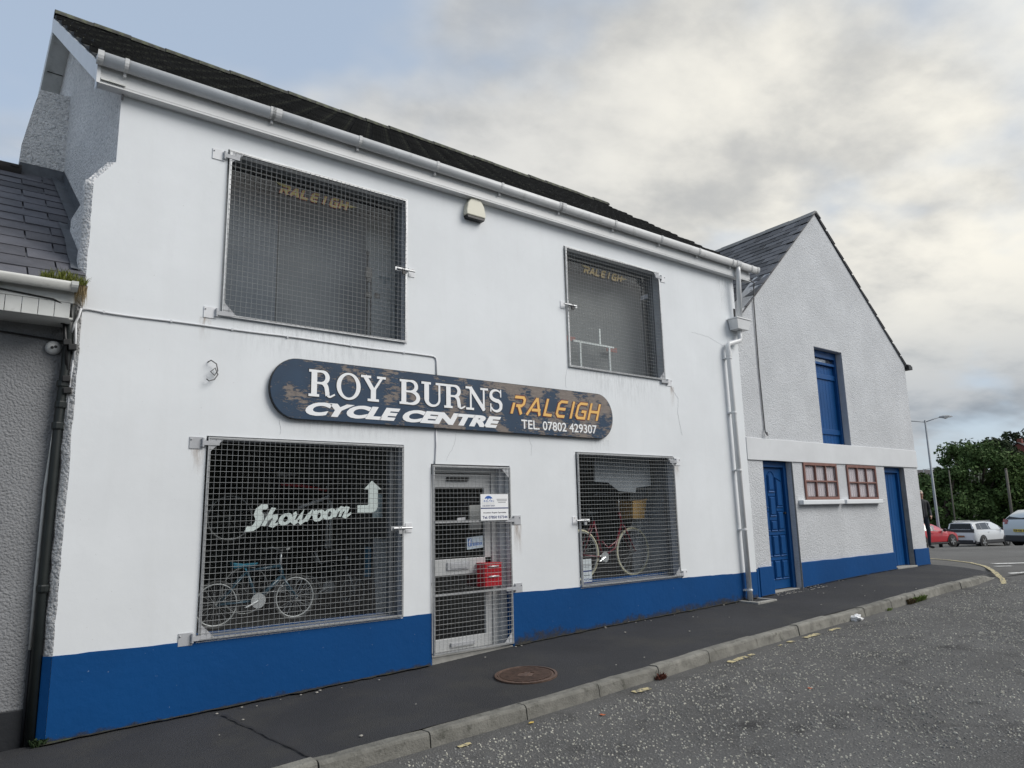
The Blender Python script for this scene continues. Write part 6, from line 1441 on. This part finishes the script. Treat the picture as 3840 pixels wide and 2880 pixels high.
# white estate seen from behind its right rear corner
az = R(97.4); org = Vector((51.25, 12.27))
car('parked_car', 'white tall estate car with black lower trim parked in the middle', (org.x, org.y, gz(org.x, org.y)-.02), az, WHITEP, 4.64, 1.65, 1.84, 1.06, 1.06, 3.55, .50, 2.5, .16, 2.84, .90, .355, suv=True, plate=(pmat('brown_plate', (.30, .12, .05), .5), None, .70))
az = R(103); org = Vector((44.69, 13.1))
car('parked_car', 'red low car parked half hidden behind the standing person', (org.x, org.y, gz(org.x, org.y)+.03), az, REDP, 4.3, 1.40, 1.80, .93, .93, 3.05, 1.0, 2.15, .35, 2.6, .86, .325, plate=(PLATEY, None, .6), glass=PALEGLASS)
az = R(116); org = Vector((34.65, 3.80))
car('parked_car', 'silver-white hatchback cut off by the right edge of the photo', (org.x, org.y, gz(org.x, org.y)-.02), az, SILV, 4.3, 1.47, 1.81, .98, .97, 3.1, .62, 2.2, .30, 2.64, .85, .32, plate=(PLATEY, 'SH61', .62), glass=pmat('light_rear_glass', (.10, .12, .125), .08, spec=.8))

# ---- the person by the corner
per = thing('person', 'person in black jacket and dark jeans with grey hair standing by the barn corner', 'person', (24.36, 3.17, gz(24.36, 3.17)))
per.rotation_euler = (0, 0, R(-40))   # faces towards the camera's left
SKIN = pmat('skin', (.42, .24, .18), .6, var=.06, vscale=20); JKT = pmat('black_jacket', (.010, .011, .016), .75, var=.2, vscale=8); JEAN = pmat('dark_jeans', (.008, .018, .032), .8, var=.2, vscale=10); SHOE = pmat('dark_shoes', (.02, .02, .021), .6); HAIR = pmat('grey_hair', (.50, .46, .38), .8, var=.15, vscale=40)
def skin_mesh(name, verts, edges, radii, root, sub=2):
    me = bpy.data.meshes.new(name); me.from_pydata(verts, edges, []); o = bpy.data.objects.new('skin_tmp', me); col.objects.link(o)
    md = o.modifiers.new('skin', 'SKIN'); md.use_smooth_shade = True
    sv = me.skin_vertices[0].data
    for i, r_ in enumerate(radii): sv[i].radius = r_ if isinstance(r_, tuple) else (r_, r_); sv[i].use_root = (i == root)
    s = o.modifiers.new('sub', 'SUBSURF'); s.levels = sub; s.render_levels = sub
    dg = bpy.context.evaluated_depsgraph_get(); out = bpy.data.meshes.new_from_object(o.evaluated_get(dg)); bpy.data.objects.remove(o); return out
V = []; E = []; RAD = []
def jv(p, r_, par=None):
    V.append(p); RAD.append(r_); i = len(V)-1
    if par is not None: E.append((par, i))
    return i
# local: faces -y, x to the figure's left
pel = jv((0, 0, .96), (.155, .115)); ab = jv((0, .0, 1.10), (.15, .115), pel); ch = jv((0, .01, 1.30), (.17, .12), ab); shd = jv((0, .015, 1.44), (.12, .085), ch); nk = jv((0, .0, 1.53), .055, shd); hd0 = jv((0, -.015, 1.60), (.068, .078), nk); hd1 = jv((0, -.01, 1.68), (.078, .095), hd0); hd2 = jv((0, .0, 1.745), (.055, .07), hd1)
hands = []
for s in (1, -1):
    a = jv((s*.19, .02, 1.425), (.062, .065), shd); b = jv((s*.245, .03, 1.16), .05, a); w_ = jv((s*.19, -.13, .99), .034, b); h0 = jv((s*.165, -.18, .965), (.036, .022), w_); hands.append((h0, s))
    for k, (dx, ln, dz) in enumerate(((-.026, .065, -.004), (-.009, .075, -.010), (.009, .070, -.014), (.025, .055, -.018))):
        f0 = jv((s*(.150+dx*.3), -.205+dx*.2, .958+dz+dx), .0095, h0); f1 = jv((s*(.135+dx*.2), -.205-ln*.5, .940+dz+dx), .009, f0); jv((s*(.115+dx*.1), -.205-ln*.6, .915+dz+dx), .0075, f1)
    t0 = jv((s*.135, -.185, .985), .011, h0); jv((s*.11, -.215, .98), .009, t0)
    hp = jv((s*.095, 0, .90), (.085, .09), pel); kn = jv((s*.115, -.02, .50), .062, hp); an = jv((s*.12, .02, .11), .043, kn); hl = jv((s*.12, .02, .055), (.045, .05), an); jv((s*.14, -.09, .040), (.042, .036), hl); jv((s*.15, -.17, .034), (.036, .028), len(V)-1)
bme = skin_mesh('body', V, E, RAD, pel, 2)
for m in (SKIN, JKT, JEAN, SHOE): bme.materials.append(m)
for p in bme.polygons:
    x, y, z = p.center; p.use_smooth = True
    hand = z < 1.0 and z > .88 and y < -.15
    p.material_index = 0 if (z > 1.525 or hand) else 1 if z > .92 else 2 if z > .10 else 3
body = bpy.data.objects.new('body', bme); col.objects.link(body); body.parent = per
hm = bpy.data.meshes.new('hair'); bm = bmesh.new(); bmesh.ops.create_icosphere(bm, subdivisions=3, radius=1)
for v in bm.verts:
    c_o = v.co.copy(); v.co = Vector((c_o.x*.092, c_o.y*.110+.012, c_o.z*.095+1.712)); v.co *= 1+.006*mnoise.noise(c_o*9)
    if c_o.y < -.35 and c_o.z < .55: v.co = v.co*.0+Vector((c_o.x*.06, .0, 1.70))
    if c_o.z < -.55: v.co.z = 1.665; v.co.x *= .8; v.co.y = max(v.co.y, .02)
bm.to_mesh(hm); bm.free(); link_mesh('hair', hm, HAIR, per, True)
face = MB().add([(-.012, -.092, 1.655), (.012, -.092, 1.655), (0, -.122, 1.645), (0, -.095, 1.70)], [(0, 1, 2), (0, 2, 3), (2, 1, 3)])
face.build('nose', SKIN, per, True)
MB().tube([(-.026, -.094, 1.612), (0, -.099, 1.609), (.026, -.094, 1.612)], .005, 6).build('mouth', pmat('lips', (.28, .10, .09), .6), per, True)
for s in (1, -1):
    MB().lathe([(.004, -.012), (.012, -.006), (.012, .004)], (s*.032, -.086, 1.685), 'Y', 8).build('eye', pmat('eye_dark', (.03, .025, .02), .3), per)
    MB().obox((s*.082, .01, 1.665), (.008, 0, 0), (0, .018, 0), (0, 0, .03)).build('ear', SKIN, per, False, .006)
    MB().tube([(s*.010, -.100, 1.69), (s*.05, -.096, 1.692), (s*.055, -.09, 1.67), (s*.015, -.1, 1.668), (s*.010, -.100, 1.69)], .003, 5).build('glasses', BLACKPL, per)
MB().tube([(.0, -.10, 1.50), (.0, -.118, 1.30), (0, -.116, 1.10), (0, -.118, .97)], .004, 4).build('jacket_zip', pmat('zip_grey', (.2, .2, .2), .5), per)
MB().obox((0.0, .03, 1.515), (.075, 0, 0), (0, .055, 0), (0, 0, .028)).build('collar', JKT, per, True, .02)

# ---- street lamp with two arms
def lamp_post(label, base, h, arms, r0=.085, r1=.05):
    l = thing('street_lamp', label, 'street lamp', base); bx_, by_, bz_ = base
    LM = pmat('galvanised_post', (.24, .26, .28), .6, metal=.3, var=.1, vscale=3)
    MB().tube([(0, 0, 0), (0, 0, 1.2), (0, 0, 1.25), (0, 0, h)], [r0*1.25, r0*1.25, r0, r1], 12).build('post', LM, l, True)
    for ax_, ay_, az_ in arms:
        MB().tube([(0, 0, h-.12), (ax_*.5, ay_*.5, h-.05+az_*.5), (ax_, ay_, h+az_)], .028, 8).build('arm', LM, l, True)
        d = Vector((ax_, ay_, 0)).normalized(); t = Vector((-d.y, d.x, 0)); c0 = Vector((ax_, ay_, h+az_)); vs = []
        for u, w, zt, zb_ in ((-.05, .06, .05, -.04), (.15, .13, .10, -.06), (.45, .15, .11, -.05), (.72, .09, .02, -.02)):
            for sy, zz_ in ((-1, zb_), (1, zb_), (1, zt*.6), (.4, zt), (-.4, zt), (-1, zt*.6)): vs.append(c0+d*u+t*(w*sy)+Vector((0, 0, zz_)))
        hd = MB().add(vs, [(i*6+j, i*6+(j+1) % 6, (i+1)*6+(j+1) % 6, (i+1)*6+j) for i in range(3) for j in range(6)]+[tuple(range(5, -1, -1)), tuple(range(18, 24))]).build('lamp_head', pmat('lamp_head_grey', (.36, .37, .38), .5), l)
        MB().add([c0+d*.12+t*.11-Vector((0, 0, .055)), c0+d*.5+t*.12-Vector((0, 0, .05)), c0+d*.5-t*.12-Vector((0, 0, .05)), c0+d*.12-t*.11-Vector((0, 0, .055)), c0+d*.3-Vector((0, 0, .13))], [(0, 1, 4), (1, 2, 4), (2, 3, 4), (3, 0, 4), (3, 2, 1, 0)]).build('lens', CLEARL, l, True)
    return l
bx0, by0 = 48.1, 12.25
rt_ = Vector((math.cos(yaw), -math.sin(yaw)))
lamp_post('tall grey double-armed street lamp rising behind the parked cars', (bx0, by0, gz(bx0, by0)), 6.85-gz(bx0, by0), ((rt_.x*1.0, rt_.y*1.0, .18), (-rt_.x*1.1, -rt_.y*1.1, -.02)))
lamp_post('small distant street lamp seen left of the tall lamp', (92.5, 30.9, 1.0), 4.9, ((.9, -.7, .05),), .06, .04)
POLE = pmat('wood_pole', (.13, .12, .10), .85, var=.2, vscale=4)
for (x, y, zt, nm) in ((62.2, 12.75, 4.1, 'leaning wooden pole standing in front of the trees at the right'), (59.2, 15.5, 4.1, 'thin pole standing in front of the trees at the left')):
    p = thing('pole', nm, 'pole', (x, y, gz(x, y))); r_ = .10 if x > 60 else .05
    MB().tube([(0, 0, 0), (-.05, -.03, 2.5), (-.13, -.08, zt-gz(x, y))], [r_*1.15, r_, r_*.85], 8).build('shaft', POLE, p, True); MB().lathe([(r_*.9, -.03), (r_, 0), (r_*.6, .05)], (-.13, -.08, zt-gz(x, y)), 'Z', 8).build('cap', POLE, p)

# ---- trees
def leaf_mat(name, base):
    m = pmat(name, base, .75, var=.35, vscale=1.1, spec=.2, second=tuple(c*1.8 for c in base), second_scale=.9, second_lo=.55, second_hi=.75); return m
def tree(name, label, base, h, rx, ry, m, n_clump, n_leaf, seed, z_low=.15, lsize=.28, group=None, trunk_r=.2):
    g = random.Random(seed); t = thing(name, label, 'tree', base, 0, group); vs, fs = [], []
    BK = pmat('bark', (.07, .055, .04), .9, var=.3, vscale=5, bump=.6, bscale=12)
    tr = MB().tube([(0, 0, -.3), (.05, .0, h*.25), (-.05, .08, h*.5), (.06, .0, h*.8)], [trunk_r*1.2, trunk_r, trunk_r*.6, trunk_r*.2], 8); tr.build('trunk', BK, t, True)
    cl = []
    for k in range(n_clump):
        a = g.random()*6.283; v = g.random(); zf = z_low+(1-z_low)*v; prof = math.sin(min(1, max(.04, (zf-z_low*.4)/(1-z_low*.4)))*math.pi*.93)**.55
        rr = (.35+.65*g.random()**.5)*prof; cl.append((math.cos(a)*rx*rr, math.sin(a)*ry*rr, h*zf*(.96+.08*g.random()), g.uniform(.45, 1.0)))
    lb = MB()
    for k in range(0, n_clump, 5):
        c = cl[k]; lb.tube([(0, 0, h*.25+.3*h*g.random()), (c[0]*.5, c[1]*.5, c[2]*.75), (c[0]*.9, c[1]*.9, c[2])], [trunk_r*.45, trunk_r*.25, trunk_r*.08], 5)
    lb.build('limb', BK, t, True)
    S = min(rx, ry)*.30
    for (cx, cy, cz, cs) in cl:
        for _ in range(n_leaf):
            u = Vector((g.gauss(0, 1), g.gauss(0, 1), g.gauss(0, .75))); u.normalize(); u *= S*cs*g.random()**.45
            p = Vector((cx, cy, cz))+u; s = lsize*g.uniform(.5, 1.15); nrm = (u.normalized()*.8+Vector((g.uniform(-1, 1), g.uniform(-1, 1), g.uniform(-.4, 1.2)))).normalized(); a_ = nrm.orthogonal().normalized(); b_ = nrm.cross(a_); ro = g.random()*6.28
            d1 = a_*math.cos(ro)+b_*math.sin(ro); d2 = nrm.cross(d1); i = len(vs)
            vs += [tuple(p-d1*s*.5), tuple(p+d2*s*.28+nrm*s*.08), tuple(p+d1*s*.5), tuple(p-d2*s*.28+nrm*s*.08)]; fs.append((i, i+1, i+2)); fs.append((i, i+2, i+3))
    me = bpy.data.meshes.new('crown'); me.from_pydata(vs, [], fs); me.update(); link_mesh('crown', me, m, t)
    return t
LF1 = leaf_mat('dark_leaves', (.066, .110, .034)); LF2 = leaf_mat('mid_leaves', (.080, .125, .034)); LF3 = leaf_mat('far_leaves', (.035, .05, .022))
TG = 'trees behind the parked cars'
TT = lambda x, y: (x, y, gz(x, y)-.3)
tree('broadleaf_tree', 'tallest dark green tree behind the white estate car', TT(65.0, 15.7), 7.8, 3.4, 3.0, LF1, 150, 130, 1, .08, .34, TG)
tree('broadleaf_tree', 'broad green tree behind the silver-white hatchback', TT(66.8, 12.6), 6.5, 3.2, 3.0, LF2, 150, 130, 2, .08, .34, TG)
tree('broadleaf_tree', 'lower tree behind the red car', TT(62.0, 17.0), 5.6, 2.6, 2.4, LF1, 90, 100, 3, .06, .32, TG)
tree('broadleaf_tree', 'tree at the right edge of the photo beyond the hatchback', TT(68.8, 9.6), 5.9, 2.9, 2.6, LF2, 100, 100, 4, .06, .34, TG)
tree('broadleaf_tree', 'low bushy tree left of the tall lamp post', TT(63.5, 19.9), 5.4, 2.2, 2.0, LF2, 70, 90, 5, .1, .34, TG)
tree('distant_tree', 'dark rounded tree on the far hill left of the brick house', (137.7, 37.4, 4.6), 7.0, 3.6, 3.4, LF3, 60, 90, 6, .1, .6, 'trees on the far hill', .3)
tree('distant_tree', 'tall spreading tree on the far hill above the brick house', (176.5, 46.2, 5.5), 10.2, 4.8, 4.4, LF3, 40, 70, 7, .5, .8, 'trees on the far hill', .4)
# low scrub below the trees reads as one mass
g = random.Random(21); vs, fs = [], []
for _ in range(9000):
    t = g.random(); x = 60.2+8.0*t+g.gauss(0, .5); y = 18.5-10.5*t+g.gauss(0, .6); z = gz(x, y)+abs(g.gauss(0, .8)); s = .3*g.uniform(.5, 1.2)
    nrm = Vector((g.uniform(-1, 1), g.uniform(-1, 1), g.uniform(0, 1))).normalized(); a_ = nrm.orthogonal().normalized()*s*.5; b_ = nrm.cross(a_)*.6; p = Vector((x, y, z)); i = len(vs); vs += [tuple(p-a_), tuple(p+b_), tuple(p+a_), tuple(p-b_)]; fs.append((i, i+1, i+2, i+3))
me = bpy.data.meshes.new('undergrowth'); me.from_pydata(vs, [], fs); me.update(); tag(link_mesh('undergrowth', me, LF1), 'dark undergrowth below the trees behind the cars', 'undergrowth', kind='stuff')
# ---- far hill and houses
def hillz(x, y):
    d = math.hypot(x-250, (y-75)); return -3+14.5*math.exp(-(d/95)**2)
tag(grid_mesh('hill', fr(80, 420, 10), fr(-120, 260, 10), hillz, FIELD), kind='structure')
BRICK = pmat('red_brick', (.17, .055, .042), .9, var=.15, vscale=1); FROOF = pmat('far_dark_roof', (.05, .047, .048), .8, var=.15, vscale=1); FWALL = pmat('far_grey_wall', (.12, .115, .105), .9, var=.15, vscale=1); FWIN = pmat('far_window', (.35, .37, .38), .3)
def far_house(name, label, loc, rz, w, d, hw_, hr, wm, nwin=3):
    h = thing(name, label, 'house', loc, rz); MB().box(-w/2, w/2, -d/2, d/2, -3, hw_).prism([(-d/2, hw_), (d/2, hw_), (0, hr)], -w/2+.02, w/2-.02, fn=lambda x, y, z: (y, x, z)).build('wall', wm, h)
    rf = MB(); 
    for s in (-1, 1): slab(rf, (-w/2-.3, s*(d/2+.35), hw_-.15), (w/2+.3, s*(d/2+.35), hw_-.15), (w/2+.3, 0, hr+.12), (-w/2-.3, 0, hr+.12), .12*s)
    r_ = rf.build('roof', FROOF, h); MB().box(-w/2+.5, -w/2+1.2, -.4, .4, hr-.6, hr+.9).build('chimney', wm, r_)
    for i in range(nwin):
        x = -w/2+w*(i+.5)/nwin; MB().box(x-.5, x+.5, -d/2-.04, -d/2+.02, hw_*.45, hw_*.45+1.1).build('window', FWIN, h); MB().box(-d*0+x-.5, x+.5, -d/2-.04, -d/2+.02, hw_*.45-1.9, hw_*.45-.8).build('window', FWIN, h)
    for y in (-1.4, 1.4): MB().box(-w/2-.04, -w/2+.02, y-.45, y+.45, hw_*.5, hw_*.5+1.1).build('window', FWIN, h)
    return h
far_house('brick_house', 'red brick house with gable on the far hill at the right edge', (168, 41.5, 6.2), R(-8), 9, 7, 4.4, 6.8, BRICK)
far_house('dark_roofed_house', 'long dark-roofed house far behind the tall lamp post', (97.5, 33.5, .6), R(-35), 9, 7, 3.5, 5.2, FWALL)
# the person's phone-sized bag strap is not modelled; boundary wall below the far house
w = MB().box(-5, 5, -.15, .15, 0, 1.1); o = w.build('garden_wall', FWALL, label='low pale-topped wall below the dark-roofed house', cat='wall'); o.location = (90.5, 31.0, 2.4); o.rotation_euler = (0, 0, R(-50))
